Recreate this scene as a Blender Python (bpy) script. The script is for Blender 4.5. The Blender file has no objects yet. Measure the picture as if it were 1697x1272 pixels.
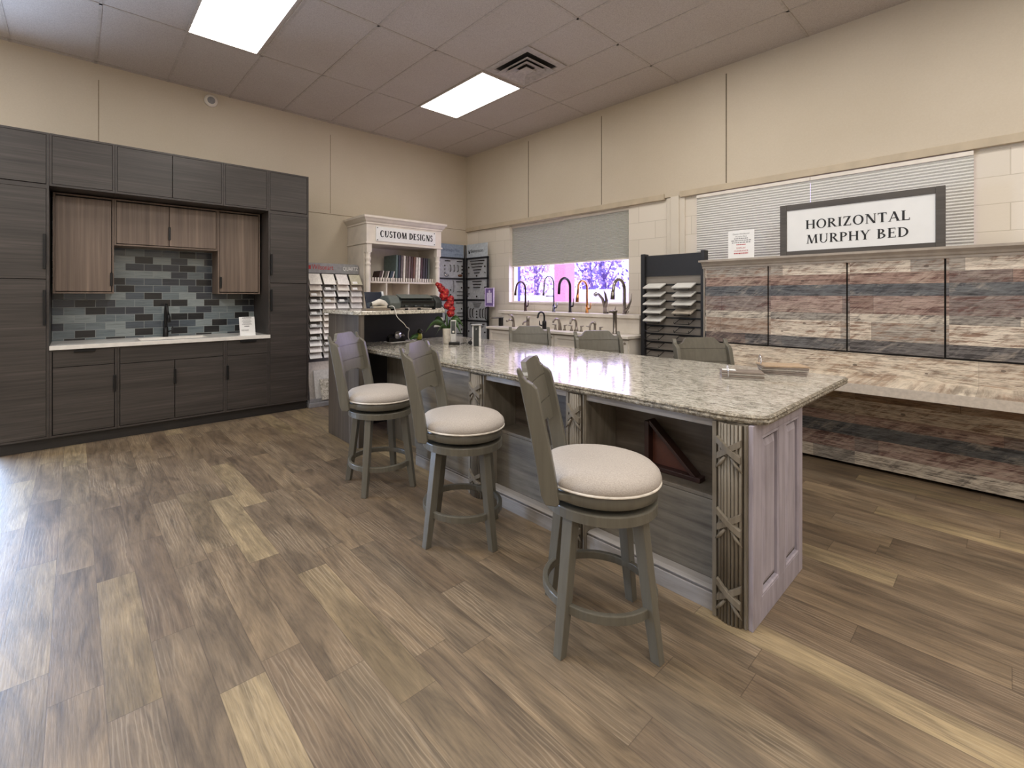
import bpy, bmesh, math, random
from mathutils import Vector, Matrix
random.seed(7)
PI = math.pi
SC = bpy.context.scene
COL = SC.collection

# ------------------------------------------------------------------ helpers
def lin(c):
    r = []
    for v in c[:3]:
        v = v / 255.0
        r.append(v / 12.92 if v <= 0.04045 else ((v + 0.055) / 1.055) ** 2.4)
    return (r[0], r[1], r[2], 1.0)

class N:
    """small node-graph writer"""
    def __init__(s, name):
        s.m = bpy.data.materials.new(name); s.m.use_nodes = True
        s.t = s.m.node_tree; s.t.nodes.clear()
        s.out = s.t.nodes.new('ShaderNodeOutputMaterial')
    def n(s, typ, ins=None, **kw):
        x = s.t.nodes.new(typ)
        for k, v in kw.items(): setattr(x, k, v)
        if ins:
            for k, v in ins.items():
                sock = x.inputs[k]
                if isinstance(v, bpy.types.NodeSocket): s.t.links.new(v, sock)
                else: sock.default_value = v
        return x
    def math(s, op, a, b=0.0, c=None):
        ins = {0: a, 1: b}
        if c is not None: ins[2] = c
        return s.n('ShaderNodeMath', ins, operation=op).outputs[0]
    def ramp(s, fac, stops, interp='LINEAR'):
        r = s.n('ShaderNodeValToRGB', {0: fac}); cr = r.color_ramp; cr.interpolation = interp
        while len(cr.elements) > 1: cr.elements.remove(cr.elements[-1])
        cr.elements[0].position = stops[0][0]; cr.elements[0].color = lin(stops[0][1])
        for p, c in stops[1:]:
            e = cr.elements.new(p); e.color = lin(c)
        return r.outputs[0]
    def mix(s, fac, a, b, blend='MIX'):
        x = s.n('ShaderNodeMix', data_type='RGBA', blend_type=blend)
        for sock, v in ((x.inputs[0], fac), (x.inputs[6], a), (x.inputs[7], b)):
            if isinstance(v, bpy.types.NodeSocket): s.t.links.new(v, sock)
            else: sock.default_value = v
        return x.outputs[2]
    def coord(s, kind='Object'):
        if kind == 'Position': return s.n('ShaderNodeNewGeometry').outputs['Position']
        return s.n('ShaderNodeTexCoord').outputs[kind]
    def scale(s, vec, sc, loc=(0, 0, 0)):
        return s.n('ShaderNodeMapping', {0: vec, 'Scale': sc, 'Location': loc}).outputs[0]
    def noise(s, vec, scale=5, detail=3, rough=0.5, dist=0.0, out=0):
        return s.n('ShaderNodeTexNoise', {'Vector': vec, 'Scale': scale, 'Detail': detail, 'Roughness': rough, 'Distortion': dist}).outputs[out]
    def sep(s, vec):
        o = s.n('ShaderNodeSeparateXYZ', {0: vec}).outputs; return o[0], o[1], o[2]
    def comb(s, x, y, z):
        return s.n('ShaderNodeCombineXYZ', {0: x, 1: y, 2: z}).outputs[0]
    def white(s, vec):
        return s.n('ShaderNodeTexWhiteNoise', {'Vector': vec}, noise_dimensions='3D').outputs[0]
    def bump(s, h, strength=0.2, dist=0.01):
        return s.n('ShaderNodeBump', {'Height': h, 'Strength': strength, 'Distance': dist}).outputs[0]
    def bsdf(s, col, rough=0.5, metal=0.0, normal=None, **kw):
        ins = {'Base Color': col if isinstance(col, bpy.types.NodeSocket) else (lin(col) if len(col) == 3 else col), 'Roughness': rough, 'Metallic': metal}
        if normal is not None: ins['Normal'] = normal
        for k, v in kw.items(): ins[k.replace('_', ' ')] = v
        b = s.n('ShaderNodeBsdfPrincipled', ins)
        s.t.links.new(b.outputs[0], s.out.inputs[0]); return s.m

def plain(name, col, rough=0.5, metal=0.0, var=0.06, scale=30, bump=0.0, **kw):
    g = N(name); c = g.coord()
    f = g.noise(c, scale, 3)
    lo = tuple(max(0, v * (1 - var)) for v in col); hi = tuple(min(255, v * (1 + var)) for v in col)
    cc = g.ramp(f, [(0.3, lo), (0.7, hi)])
    nm = g.bump(f, bump, 0.004) if bump else None
    return g.bsdf(cc, rough, metal, nm, **kw)

def wood(name, stops, axis='x', rough=0.5, fine=60, along=2.0, coord='Object', bump=0.08, coarse=9):
    g = N(name); c = g.coord(coord)
    sc = {'x': (along, fine, fine), 'y': (fine, along, fine), 'z': (fine, fine, along)}[axis]
    sc2 = {'x': (along * .35, coarse, coarse), 'y': (coarse, along * .35, coarse), 'z': (coarse, coarse, along * .35)}[axis]
    f1 = g.noise(g.scale(c, sc), 1.0, 5, 0.6, 0.3)
    f2 = g.noise(g.scale(c, sc2), 1.0, 3, 0.55, 0.6)
    f = g.math('ADD', g.math('MULTIPLY', f1, 0.6), g.math('MULTIPLY', f2, 0.4))
    cc = g.ramp(f, stops)
    return g.bsdf(cc, rough, 0.0, g.bump(f1, bump, 0.003))

def rounded(v): return tuple(v)

class MB:
    """collects shapes, links them as ONE mesh object"""
    def __init__(s): s.bm = bmesh.new()
    def face(s, pts, smooth=False):
        vs = [s.bm.verts.new(p) for p in pts]
        try:
            f = s.bm.faces.new(vs); f.smooth = smooth
        except ValueError: pass
        return s
    def box(s, x0, x1, y0, y1, z0, z1, M=None):
        P = [Vector((x, y, z)) for x in (x0, x1) for y in (y0, y1) for z in (z0, z1)]
        if M: P = [M @ p for p in P]
        v = [s.bm.verts.new(p) for p in P]
        for q in ((0, 1, 3, 2), (4, 6, 7, 5), (0, 4, 5, 1), (2, 3, 7, 6), (0, 2, 6, 4), (1, 5, 7, 3)):
            s.bm.faces.new([v[i] for i in q])
        return s
    def loft(s, rings, cap=True, smooth=True, closed=True):
        R = [[s.bm.verts.new(p) for p in r] for r in rings]
        n = len(R[0])
        for a, b in zip(R, R[1:]):
            for i in range(n if closed else n - 1):
                j = (i + 1) % n
                f = s.bm.faces.new((a[i], a[j], b[j], b[i])); f.smooth = smooth
        if cap and closed:
            s.bm.faces.new(R[0][::-1]); s.bm.faces.new(R[-1])
        return s
    def lathe(s, prof, c=(0, 0, 0), seg=24, M=None, smooth=True):
        rings = []
        for r, z in prof:
            ring = []
            for i in range(seg):
                a = 2 * PI * i / seg
                p = Vector((c[0] + max(r, 1e-4) * math.cos(a), c[1] + max(r, 1e-4) * math.sin(a), c[2] + z))
                ring.append(M @ p if M else p)
            rings.append(ring)
        return s.loft(rings, True, smooth)
    def ring(s, r0, r1, z0, z1, c=(0, 0, 0), seg=40):
        prof = [(r1, z0), (r1, z1), (r0, z1), (r0, z0), (r1, z0)]
        rings = [[Vector((c[0] + r * math.cos(2 * PI * i / seg), c[1] + r * math.sin(2 * PI * i / seg), c[2] + z)) for i in range(seg)] for r, z in prof]
        return s.loft(rings, False, False)
    def tube(s, pts, r, seg=8, closed=False, smooth=True):
        pts = [Vector(p) for p in pts]; n = len(pts)
        rs = r if isinstance(r, (list, tuple)) else [r] * n
        rings = []; up = None
        for i, p in enumerate(pts):
            if closed: t = pts[(i + 1) % n] - pts[i - 1]
            else: t = pts[min(i + 1, n - 1)] - pts[max(i - 1, 0)]
            t.normalize()
            if up is None:
                up = Vector((0, 0, 1)) if abs(t.z) < 0.9 else Vector((1, 0, 0))
            u = up - t * up.dot(t)
            if u.length < 1e-5: u = t.orthogonal()
            u.normalize(); w = t.cross(u); up = u
            rings.append([p + (u * math.cos(2 * PI * k / seg) + w * math.sin(2 * PI * k / seg)) * rs[i] for k in range(seg)])
        if closed: rings.append(rings[0]); return s.loft(rings, False, smooth)
        return s.loft(rings, True, smooth)
    def prism(s, poly, axis, d0, d1):
        """2-D polygon extruded along axis; the polygon lies in the other two axes in xyz order"""
        def P(a, b, d):
            return {'x': (d, a, b), 'y': (a, d, b), 'z': (a, b, d)}[axis]
        A = [s.bm.verts.new(P(a, b, d0)) for a, b in poly]; B = [s.bm.verts.new(P(a, b, d1)) for a, b in poly]
        n = len(poly)
        s.bm.faces.new(A[::-1]); s.bm.faces.new(B)
        for i in range(n):
            j = (i + 1) % n; s.bm.faces.new((A[i], A[j], B[j], B[i]))
        return s
    def ball(s, c, r, sx=1, sy=1, sz=1, u=12, v=8):
        prof = []
        rings = []
        for i in range(v + 1):
            a = -PI / 2 + PI * i / v
            rr = max(math.cos(a), 1e-3) * r
            rings.append([Vector((c[0] + rr * math.cos(2 * PI * k / u) * sx, c[1] + rr * math.sin(2 * PI * k / u) * sy, c[2] + r * math.sin(a) * sz)) for k in range(u)])
        return s.loft(rings, True, True)
    def build(s, name, mat, parent=None, bevel=0.0, seg=2, kind=None, label=None):
        base = Vector((0, 0, 0)); p = parent
        while p is not None:
            base += Vector(p.location); p = p.parent
        bmesh.ops.recalc_face_normals(s.bm, faces=s.bm.faces)
        me = bpy.data.meshes.new(name)
        if base.length > 0: bmesh.ops.translate(s.bm, verts=s.bm.verts, vec=-base)
        s.bm.to_mesh(me); s.bm.free()
        o = bpy.data.objects.new(name, me); COL.objects.link(o)
        me.materials.append(mat)
        if parent is not None: o.parent = parent
        if bevel:
            b = o.modifiers.new('edge', 'BEVEL'); b.width = bevel; b.segments = seg; b.limit_method = 'ANGLE'; b.angle_limit = math.radians(40)
        if kind: o['kind'] = kind
        if label: o['label'] = label
        return o

def thing(name, label, cat, loc=(0, 0, 0), group=None):
    o = bpy.data.objects.new(name, None); COL.objects.link(o); o.location = loc
    o.empty_display_size = 0.1
    o['label'] = label; o['category'] = cat
    if group: o['group'] = group
    return o
def tag(o, label, cat, group=None):
    o['label'] = label; o['category'] = cat
    if group: o['group'] = group
    return o
def copy_tree(o, parent=None):
    c = o.copy(); COL.objects.link(c); c.parent = parent
    for ch in list(o.children): copy_tree(ch, c)
    return c
def struct(name, mb, mat, parent=None, bevel=0.0):
    o = mb.build(name, mat, parent, bevel)
    if parent is None: o['kind'] = 'structure'
    return o
ORD = ['first', 'second', 'third', 'fourth', 'fifth', 'sixth', 'seventh', 'eighth', 'ninth', 'tenth', 'eleventh', 'twelfth', 'thirteenth', 'fourteenth', 'fifteenth']

# ---------------------------------------------------------------- lettering
def sans(mb, text, origin, right, up, size, align='LEFT', squeeze=1.0):
    cu = bpy.data.curves.new('lettering', 'FONT'); cu.body = text; cu.size = size; cu.align_x = align; cu.resolution_u = 3
    ob = bpy.data.objects.new('lettering', cu); COL.objects.link(ob)
    me = bpy.data.meshes.new_from_object(ob)
    o = Vector(origin); r = Vector(right) * squeeze; u = Vector(up)
    vs = [mb.bm.verts.new(o + r * v.co.x + u * v.co.y) for v in me.vertices]
    for p in me.polygons:
        try: mb.bm.faces.new([vs[i] for i in p.vertices])
        except ValueError: pass
    bpy.data.objects.remove(ob); bpy.data.curves.remove(cu); bpy.data.meshes.remove(me)

def seg(p, q, w):
    """horizontal-ended slanted stem"""
    h = w / 2
    return [(p[0] - h, p[1]), (p[0] + h, p[1]), (q[0] + h, q[1]), (q[0] - h, q[1])]
def rect(x0, x1, y0, y1): return [(x0, y0), (x1, y0), (x1, y1), (x0, y1)]
def bowl(cx, cy, rx, ry, a0, a1, tx, ty, n=14):
    out = []
    for i in range(n):
        a = math.radians(a0 + (a1 - a0) * i / n); b = math.radians(a0 + (a1 - a0) * (i + 1) / n)
        out.append([(cx + rx * math.cos(a), cy + ry * math.sin(a)), (cx + rx * math.cos(b), cy + ry * math.sin(b)),
                    (cx + (rx - tx) * math.cos(b), cy + (ry - ty) * math.sin(b)), (cx + (rx - tx) * math.cos(a), cy + (ry - ty) * math.sin(a))])
    return out
def serif_glyph(ch, T=0.17, t=0.07):
    S = 0.045; e = 0.07
    def sf(x, y, w=T): return rect(x - w / 2 - e, x + w / 2 + e, y if y < .5 else 1 - S, S if y < .5 else 1)
    def stem(x, w=T): return [rect(x - w / 2, x + w / 2, 0, 1), sf(x, 0, w), sf(x, 1, w)]
    if ch == 'H': return stem(.17) + stem(.73) + [rect(.17, .73, .48, .48 + t)], .9
    if ch == 'I': return stem(.18), .36
    if ch == 'O': return bowl(.45, .5, .43, .53, 0, 360, T, t, 30), .9
    if ch == 'C': return bowl(.45, .5, .43, .53, 48, 312, T, t, 24) + [rect(.69, .74, .64, .9), rect(.69, .73, .1, .3)], .8
    if ch == 'G': return bowl(.45, .5, .43, .53, 48, 320, T, t, 24) + [rect(.69, .74, .66, .9), rect(.62, .78, .04, .42), rect(.54, .86, .40, .45)], .9
    if ch == 'D': return stem(.17) + bowl(.25, .5, .56, .5, -90, 90, T, t, 18) + [rect(.17, .26, 0, t), rect(.17, .26, 1 - t, 1)], .86
    if ch == 'P': return stem(.17) + bowl(.28, .73, .38, .27, -90, 90, T, t, 14) + [rect(.17, .3, 1 - t, 1), rect(.17, .3, .46, .46 + t)], .7
    if ch == 'R': return stem(.17) + bowl(.28, .74, .36, .26, -90, 90, T, t, 14) + [rect(.17, .3, 1 - t, 1), rect(.17, .3, .48, .48 + t), seg((.7, 0), (.36, .5), T * 1.1), rect(.6, .86, 0, S)], .82
    if ch == 'B': return stem(.17) + bowl(.26, .76, .33, .24, -90, 90, T, t, 14) + bowl(.28, .27, .40, .27, -90, 90, T, t, 14) + [rect(.17, .28, 1 - t, 1), rect(.17, .28, .48, .48 + t), rect(.17, .28, 0, t)], .76
    if ch == 'E': return stem(.17) + [rect(.17, .6, 1 - t, 1), rect(.17, .5, .48, .48 + t), rect(.17, .62, 0, t), rect(.57, .61, .8, 1), rect(.59, .64, 0, .22), rect(.47, .51, .4, .64)], .7
    if ch == 'L': return stem(.17) + [rect(.17, .6, 0, t), rect(.57, .62, 0, .24)], .66
    if ch == 'T': return [rect(.35 - T / 2, .35 + T / 2, 0, 1), sf(.35, 0), rect(.02, .68, 1 - t, 1), rect(.02, .07, .78, 1), rect(.63, .68, .78, 1)], .72
    if ch == 'N': return [rect(.14, .14 + t, 0, 1), sf(.17, 0, t), rect(.02, .3, 1 - S, 1), seg((.74, 0), (.2, 1), T * 1.15), rect(.74, .74 + t, 0, 1), sf(.775, 1, t)], .92
    if ch == 'M': return [seg((.14, 0), (.2, 1), t), rect(.02, .26, 0, S), rect(.06, .24, 1 - S, 1), seg((.52, 0), (.24, 1), T), seg((.5, 0), (.86, 1), t), seg((.93, 0), (.88, 1), T), rect(.78, 1.08, 0, S), rect(.84, 1.04, 1 - S, 1)], 1.1
    if ch == 'A': return [seg((.12, 0), (.44, 1), t), seg((.74, 0), (.44, 1), T * 1.05), rect(.24, .62, .3, .3 + t), rect(.0, .24, 0, S), rect(.6, .9, 0, S)], .88
    if ch == 'Y': return [rect(.42 - T / 2, .42 + T / 2, 0, .48), sf(.42, 0), seg((.42, .44), (.16, 1), T), seg((.42, .44), (.74, 1), t), rect(.02, .3, 1 - S, 1), rect(.62, .86, 1 - S, 1)], .84
    if ch == 'Z': return [rect(.06, .66, 1 - t, 1), rect(.04, .68, 0, t), seg((.14, .0), (.58, 1), T * 1.1), rect(.06, .11, .78, 1), rect(.63, .68, 0, .22)], .74
    if ch == 'U': return [rect(.1, .1 + T, .3, 1), sf(.1 + T / 2, 1), rect(.68, .68 + t, .3, 1), sf(.715, 1, t)] + bowl(.425, .32, .325, .34, 180, 360, (T + t) / 2, t, 16), .88
    if ch == 'S': return bowl(.34, .74, .27, .28, 30, 270, T * .8, t * 1.2, 16) + bowl(.33, .27, .30, .29, -150, 90, T * .8, t * 1.2, 16) + [rect(.54, .59, .72, .96), rect(.05, .10, .06, .30)], .66
    return [], .4
def serif_text(mb, text, origin, right, up, height, width, T=0.17, gap=0.06, t=0.07):
    adv = 0; items = []
    for ch in text:
        g, w = serif_glyph(ch, T, t); items.append((adv, g)); adv += w + gap
    adv -= gap
    k = width / adv
    o = Vector(origin); r = Vector(right); u = Vector(up)
    for a, polys in items:
        for p in polys:
            mb.face([o + r * ((a + x) * k) + u * (y * height) for x, y in p])
def dashes(mb, origin, right, up, width, h, n=6):
    """a line of print too small to read"""
    o = Vector(origin); r = Vector(right); u = Vector(up); x = -width / 2
    while x < width / 2:
        w = random.uniform(.05, .16) * width
        w = min(w, width / 2 - x)
        mb.face([o + r * x, o + r * (x + w), o + r * (x + w) + u * h, o + r * x + u * h]); x += w + .03 * width

# ---------------------------------------------------------------- materials
def m_floor():
    g = N('vinyl_plank_floor'); c = g.coord('Position'); x, y, z = g.sep(c)
    W, L = 0.1495, 0.94
    u = g.math('DIVIDE', g.math('ADD', x, 10.0 * W - 0.378), W); row = g.math('FLOOR', u); fu = g.math('FRACT', u)
    wr = g.white(g.comb(row, 3.3, 0.0))
    v = g.math('ADD', g.math('DIVIDE', g.math('ADD', y, 20.0), L), g.math('MULTIPLY', wr, 7.0)); cl = g.math('FLOOR', v); fv = g.math('FRACT', v)
    wn = g.white(g.comb(row, cl, 1.7)); wn2 = g.white(g.comb(cl, row, 9.1))
    base = g.ramp(wn, [(0.0, (132, 116, 98)), (0.3, (142, 126, 106)), (0.55, (152, 135, 112)), (0.78, (138, 124, 106)), (0.9, (154, 138, 112)), (0.955, (170, 154, 124)), (1.0, (178, 162, 132))])
    gx = g.math('ADD', x, g.math('MULTIPLY', wn2, 31.0)); gy = g.math('ADD', y, g.math('MULTIPLY', wn, 17.0))
    gv = g.comb(gx, gy, 0.0)
    n1 = g.noise(g.scale(gv, (11, 1.7, 1)), 1.0, 4, 0.6, 1.6)
    n2 = g.noise(g.scale(gv, (150, 9, 1)), 1.0, 5, 0.65, 0.4)
    n3 = g.noise(g.scale(gv, (3.2, 1.3, 1)), 1.0, 2, 0.5, 0.8)
    wv = g.n('ShaderNodeTexWave', {'Vector': g.scale(gv, (9, 1.0, 1)), 'Scale': 2.2, 'Distortion': 9.0, 'Detail': 3.0, 'Detail Scale': 1.2}, wave_type='BANDS').outputs[1]
    k1 = g.ramp(n1, [(0.28, (126, 122, 122)), (0.5, (206, 202, 198)), (0.72, (255, 250, 240))])
    col = g.mix(0.75, base, k1, 'MULTIPLY')
    k2 = g.ramp(n2, [(0.3, (130, 126, 122)), (0.5, (215, 212, 208)), (0.68, (255, 255, 255))])
    col = g.mix(0.5, col, k2, 'MULTIPLY')
    k3 = g.ramp(n3, [(0.35, (112, 108, 108)), (0.6, (255, 255, 255))])
    col = g.mix(0.3, col, k3, 'MULTIPLY')
    kw = g.ramp(wv, [(0.72, (0, 0, 0)), (0.97, (255, 255, 255))])
    msk = g.math('MULTIPLY', g.math('MULTIPLY', kw, 0.16), g.ramp(n3, [(0.45, (0, 0, 0)), (0.65, (255, 255, 255))]))
    col = g.mix(msk, col, lin((205, 190, 165)))
    eu = g.math('MINIMUM', fu, g.math('SUBTRACT', 1.0, fu)); ev = g.math('MULTIPLY', g.math('MINIMUM', fv, g.math('SUBTRACT', 1.0, fv)), L / W)
    ed = g.math('LESS_THAN', g.math('MINIMUM', eu, ev), 0.010)
    col = g.mix(g.math('MULTIPLY', ed, 0.45), col, lin((58, 46, 36)))
    col = g.mix(1.0, col, (1.16, 1.13, 1.08, 1), 'MULTIPLY')
    h = g.math('SUBTRACT', n2, g.math('MULTIPLY', ed, 1.0))
    rg = g.math('ADD', 0.36, g.math('MULTIPLY', n2, 0.24))
    return g.bsdf(col, rg, 0.0, g.bump(h, 0.22, 0.003))
def m_ceiling():
    g = N('ceiling_tile'); c = g.coord('Position')
    f = g.noise(c, 160, 2, 0.6); f2 = g.noise(c, 2.0, 2)
    col = g.mix(0.25, g.ramp(f, [(0.35, (168, 158, 150)), (0.6, (196, 187, 180))]), g.ramp(f2, [(0.3, (180, 168, 158)), (0.7, (194, 186, 180))]))
    return g.bsdf(col, 0.9, 0, g.bump(f, 0.25, 0.004))
def m_wall():
    g = N('beige_paint'); c = g.coord('Position')
    f = g.noise(c, 90, 3); f2 = g.noise(c, 1.2, 3)
    col = g.mix(0.5, g.ramp(f, [(0.3, (194, 181, 160)), (0.7, (201, 189, 169))]), g.ramp(f2, [(0.3, (191, 178, 157)), (0.7, (204, 192, 173))]))
    return g.bsdf(col, 0.75, 0, g.bump(f, 0.06, 0.003))
def m_block():
    g = N('painted_block'); c = g.coord('Position'); x, y, z = g.sep(c)
    b = g.n('ShaderNodeTexBrick', {'Vector': g.comb(y, z, 0.0), 'Color1': lin((214, 205, 190)), 'Color2': lin((222, 213, 199)), 'Mortar': lin((196, 186, 170)), 'Scale': 1.0, 'Mortar Size': 0.004, 'Mortar Smooth': 0.6, 'Brick Width': 0.42, 'Row Height': 0.205}, offset=0.5)
    f = g.noise(c, 45, 3)
    h = g.math('SUBTRACT', g.math('MULTIPLY', f, 0.5), b.outputs[1])
    return g.bsdf(b.outputs[0], 0.7, 0, g.bump(h, 0.3, 0.005))
def m_granite(name='speckled_granite', dark=1.0):
    g = N(name); c = g.coord('Position')
    n1 = g.noise(g.scale(c, (1.0, .45, 1)), 62, 6, 0.78, 1.0); n2 = g.noise(g.scale(c, (1.0, .6, 1)), 17, 4, 0.7, 1.0); n3 = g.noise(c, 170, 3, 0.7)
    a = g.ramp(n1, [(0.33, (88, 84, 76)), (0.42, (150, 145, 133)), (0.49, (206, 201, 190)), (0.60, (229, 225, 215))])
    b = g.ramp(n2, [(0.36, (176, 171, 158)), (0.52, (250, 248, 243))])
    col = g.mix(0.7, a, b, 'MULTIPLY')
    d = g.ramp(n3, [(0.33, (140, 132, 120)), (0.45, (255, 255, 255))])
    col = g.mix(0.5, col, d, 'MULTIPLY')
    return g.bsdf(col, 0.13, 0, g.bump(n1, 0.02, 0.002), Specular_IOR_Level=0.5, Coat_Weight=0.35, Coat_Roughness=0.06)
def m_granite_edge():
    g = N('chiselled_granite_edge'); c = g.coord('Position')
    n1 = g.noise(c, 55, 6, 0.75, 0.8); n2 = g.noise(g.scale(c, (1, 1, 1.6)), 26, 4, 0.65, 0.6)
    a = g.ramp(n1, [(0.32, (66, 60, 50)), (0.47, (122, 114, 99)), (0.62, (176, 167, 150))])
    return g.bsdf(a, 0.22, 0, g.bump(n2, 0.9, 0.02))
def m_tile():
    g = N('glass_mosaic_tile'); c = g.coord('Position'); x, y, z = g.sep(c)
    H, W = 0.0768, 0.163
    v = g.math('DIVIDE', g.math('SUBTRACT', z, 0.0175), H); row = g.math('FLOOR', v); fv = g.math('FRACT', v)
    u = g.math('ADD', g.math('DIVIDE', x, W), g.math('MULTIPLY', g.math('MODULO', row, 2.0), 0.5)); cl = g.math('FLOOR', g.math('ADD', u, 20.0)); fu = g.math('FRACT', g.math('ADD', u, 20.0))
    wn = g.white(g.comb(row, cl, 4.0))
    base = g.ramp(wn, [(0.0, (46, 46, 48)), (0.22, (66, 70, 78)), (0.42, (92, 100, 108)), (0.62, (122, 132, 136)), (0.82, (152, 160, 160)), (1.0, (170, 176, 174))], 'CONSTANT')
    s = g.noise(g.scale(g.comb(g.math('ADD', x, g.math('MULTIPLY', wn, 9.0)), y, z), (5, 1, 60)), 1.0, 5, 0.65, 0.5)
    col = g.mix(0.55, base, g.ramp(s, [(0.3, (120, 128, 138)), (0.5, (205, 210, 212)), (0.72, (255, 255, 255))]), 'MULTIPLY')
    e = g.math('MINIMUM', g.math('MULTIPLY', g.math('MINIMUM', fu, g.math('SUBTRACT', 1.0, fu)), W / H), g.math('MINIMUM', fv, g.math('SUBTRACT', 1.0, fv)))
    ed = g.math('LESS_THAN', e, 0.03)
    col = g.mix(ed, col, lin((140, 146, 144)))
    return g.bsdf(col, g.math('ADD', 0.15, g.math('MULTIPLY', ed, 0.5)), 0, g.bump(g.math('SUBTRACT', 1.0, ed), 0.3, 0.004))
def m_reclaimed(name, rows, z0, H, dark=0.0, panel=0.5465, ofs=0.267, seed=0.0, vary=0.55):
    """horizontal weathered boards; rows = [(top fraction from the bottom, light colour, dark colour)]"""
    g = N(name); c = g.coord('Position'); x, y, z = g.sep(c)
    fz = g.math('DIVIDE', g.math('SUBTRACT', z, z0), H)
    pid = g.math('FLOOR', g.math('DIVIDE', g.math('ADD', y, 10 * panel + ofs), panel)); pw = g.white(g.comb(pid, seed, 6.0))
    la = []; lb = []; lid = []; p = 0.0
    for k, (top, a, b) in enumerate(rows):
        la.append((p, a)); lb.append((p, b)); v = int(255 * k / len(rows)); lid.append((p, (v, v, v))); p = top
    wob = g.math('ADD', fz, g.math('MULTIPLY', g.math('SUBTRACT', g.noise(g.scale(c, (1, 3, 60)), 1.0, 3), 0.5), 0.012))
    ca = g.ramp(wob, la, 'CONSTANT'); cb = g.ramp(wob, lb, 'CONSTANT'); rid = g.ramp(fz, lid, 'CONSTANT')
    rv = g.n('ShaderNodeSeparateColor', {0: rid}).outputs[0]
    yo = g.math('ADD', y, g.math('ADD', g.math('MULTIPLY', pw, 9.0), g.math('MULTIPLY', rv, 23.0)))
    vv = g.comb(x, yo, z)
    cl = g.math('FLOOR', g.math('DIVIDE', yo, 0.62)); cw = g.white(g.comb(cl, rv, 3.0 + seed)); fu = g.math('FRACT', g.math('DIVIDE', yo, 0.62))
    alt = g.ramp(cw, [(0.0, (206, 190, 168)), (0.35, (150, 142, 134)), (0.6, (120, 92, 78)), (0.8, (104, 104, 104))], 'CONSTANT')
    blot = g.noise(g.scale(vv, (1, 2.6, 7.0)), 1.0, 5, 0.65, 0.9)
    dg = g.math('ADD', yo, g.math('MULTIPLY', z, 1.1))
    diag = g.noise(g.comb(g.math('MULTIPLY', dg, 15.0), g.math('MULTIPLY', z, 6.0), g.math('MULTIPLY', yo, 3.0)), 1.0, 5, 0.7, 0.8)
    s1 = g.noise(g.scale(vv, (1, 3.0, 46)), 1.0, 6, 0.72, 0.8)
    s2 = g.noise(g.scale(vv, (1, 12, 130)), 1.0, 4, 0.7, 0.4)
    swt = g.math('GREATER_THAN', cw, 0.62)
    col = g.mix(g.math('MULTIPLY', swt, vary), ca, alt)
    t = g.ramp(g.math('ADD', g.math('MULTIPLY', s1, 0.62), g.math('MULTIPLY', diag, 0.38)), [(0.42, (255, 255, 255)), (0.49, (130, 130, 130)), (0.555, (0, 0, 0))])
    col = g.mix(t, col, cb)
    w = g.ramp(g.math('ADD', g.math('MULTIPLY', blot, 0.6), g.math('MULTIPLY', diag, 0.4)), [(0.52, (0, 0, 0)), (0.62, (170, 170, 170))])
    col = g.mix(w, col, lin((196, 182, 164)))
    dk = g.ramp(blot, [(0.31, (180, 180, 180)), (0.43, (0, 0, 0))])
    col = g.mix(dk, col, lin((70, 58, 54)))
    col = g.mix(0.62, col, g.ramp(s2, [(0.37, (104, 92, 84)), (0.54, (255, 255, 255))]), 'MULTIPLY')
    kn = g.n('ShaderNodeTexVoronoi', {'Vector': g.scale(vv, (1, 5, 8)), 'Scale': 1.0}).outputs[0]
    col = g.mix(g.math('MULTIPLY', g.math('LESS_THAN', kn, 0.07), 0.7), col, lin((62, 46, 38)))
    ed = g.math('LESS_THAN', g.math('MINIMUM', fu, g.math('SUBTRACT', 1.0, fu)), 0.003)
    col = g.mix(g.math('MULTIPLY', g.math('MULTIPLY', ed, swt), 0.5), col, lin((60, 50, 46)))
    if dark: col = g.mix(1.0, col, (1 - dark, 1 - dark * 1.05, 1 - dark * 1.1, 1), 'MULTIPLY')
    return g.bsdf(col, 0.6, 0, g.bump(s1, 0.10, 0.003))
def m_glazed(name, a, b, cc, axis='z'):
    g = N(name); c = g.coord('Position')
    sc = {'z': (26, 26, 2.2), 'y': (26, 2.0, 26), 'x': (2, 26, 26)}[axis]
    f = g.noise(g.scale(c, sc), 1.0, 5, 0.65, 0.4); f2 = g.noise(c, 4.0, 3, 0.6)
    k = g.math('ADD', g.math('MULTIPLY', f, 0.7), g.math('MULTIPLY', f2, 0.3))
    return g.bsdf(g.ramp(k, [(0.32, a), (0.5, b), (0.68, cc)]), 0.5, 0, g.bump(f, 0.08, 0.003))
def m_emit(name, col, s):
    g = N(name); e = g.n('ShaderNodeEmission', {'Color': lin(col), 'Strength': s}); g.t.links.new(e.outputs[0], g.out.inputs[0]); return g.m
def m_glass(name='added_tint_glass', col=(0.90, 0.86, 1.0, 1)):  # violet tint added so the view and daylight turn purple
    g = N(name)
    tr = g.n('ShaderNodeBsdfTransparent', {'Color': col}); gl = g.n('ShaderNodeBsdfGlossy', {'Roughness': 0.02, 'Color': (0.9, 0.9, 1, 1)})
    mx = g.n('ShaderNodeMixShader', {0: 0.06}); g.t.links.new(tr.outputs[0], mx.inputs[1]); g.t.links.new(gl.outputs[0], mx.inputs[2]); g.t.links.new(mx.outputs[0], g.out.inputs[0]); return g.m
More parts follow.
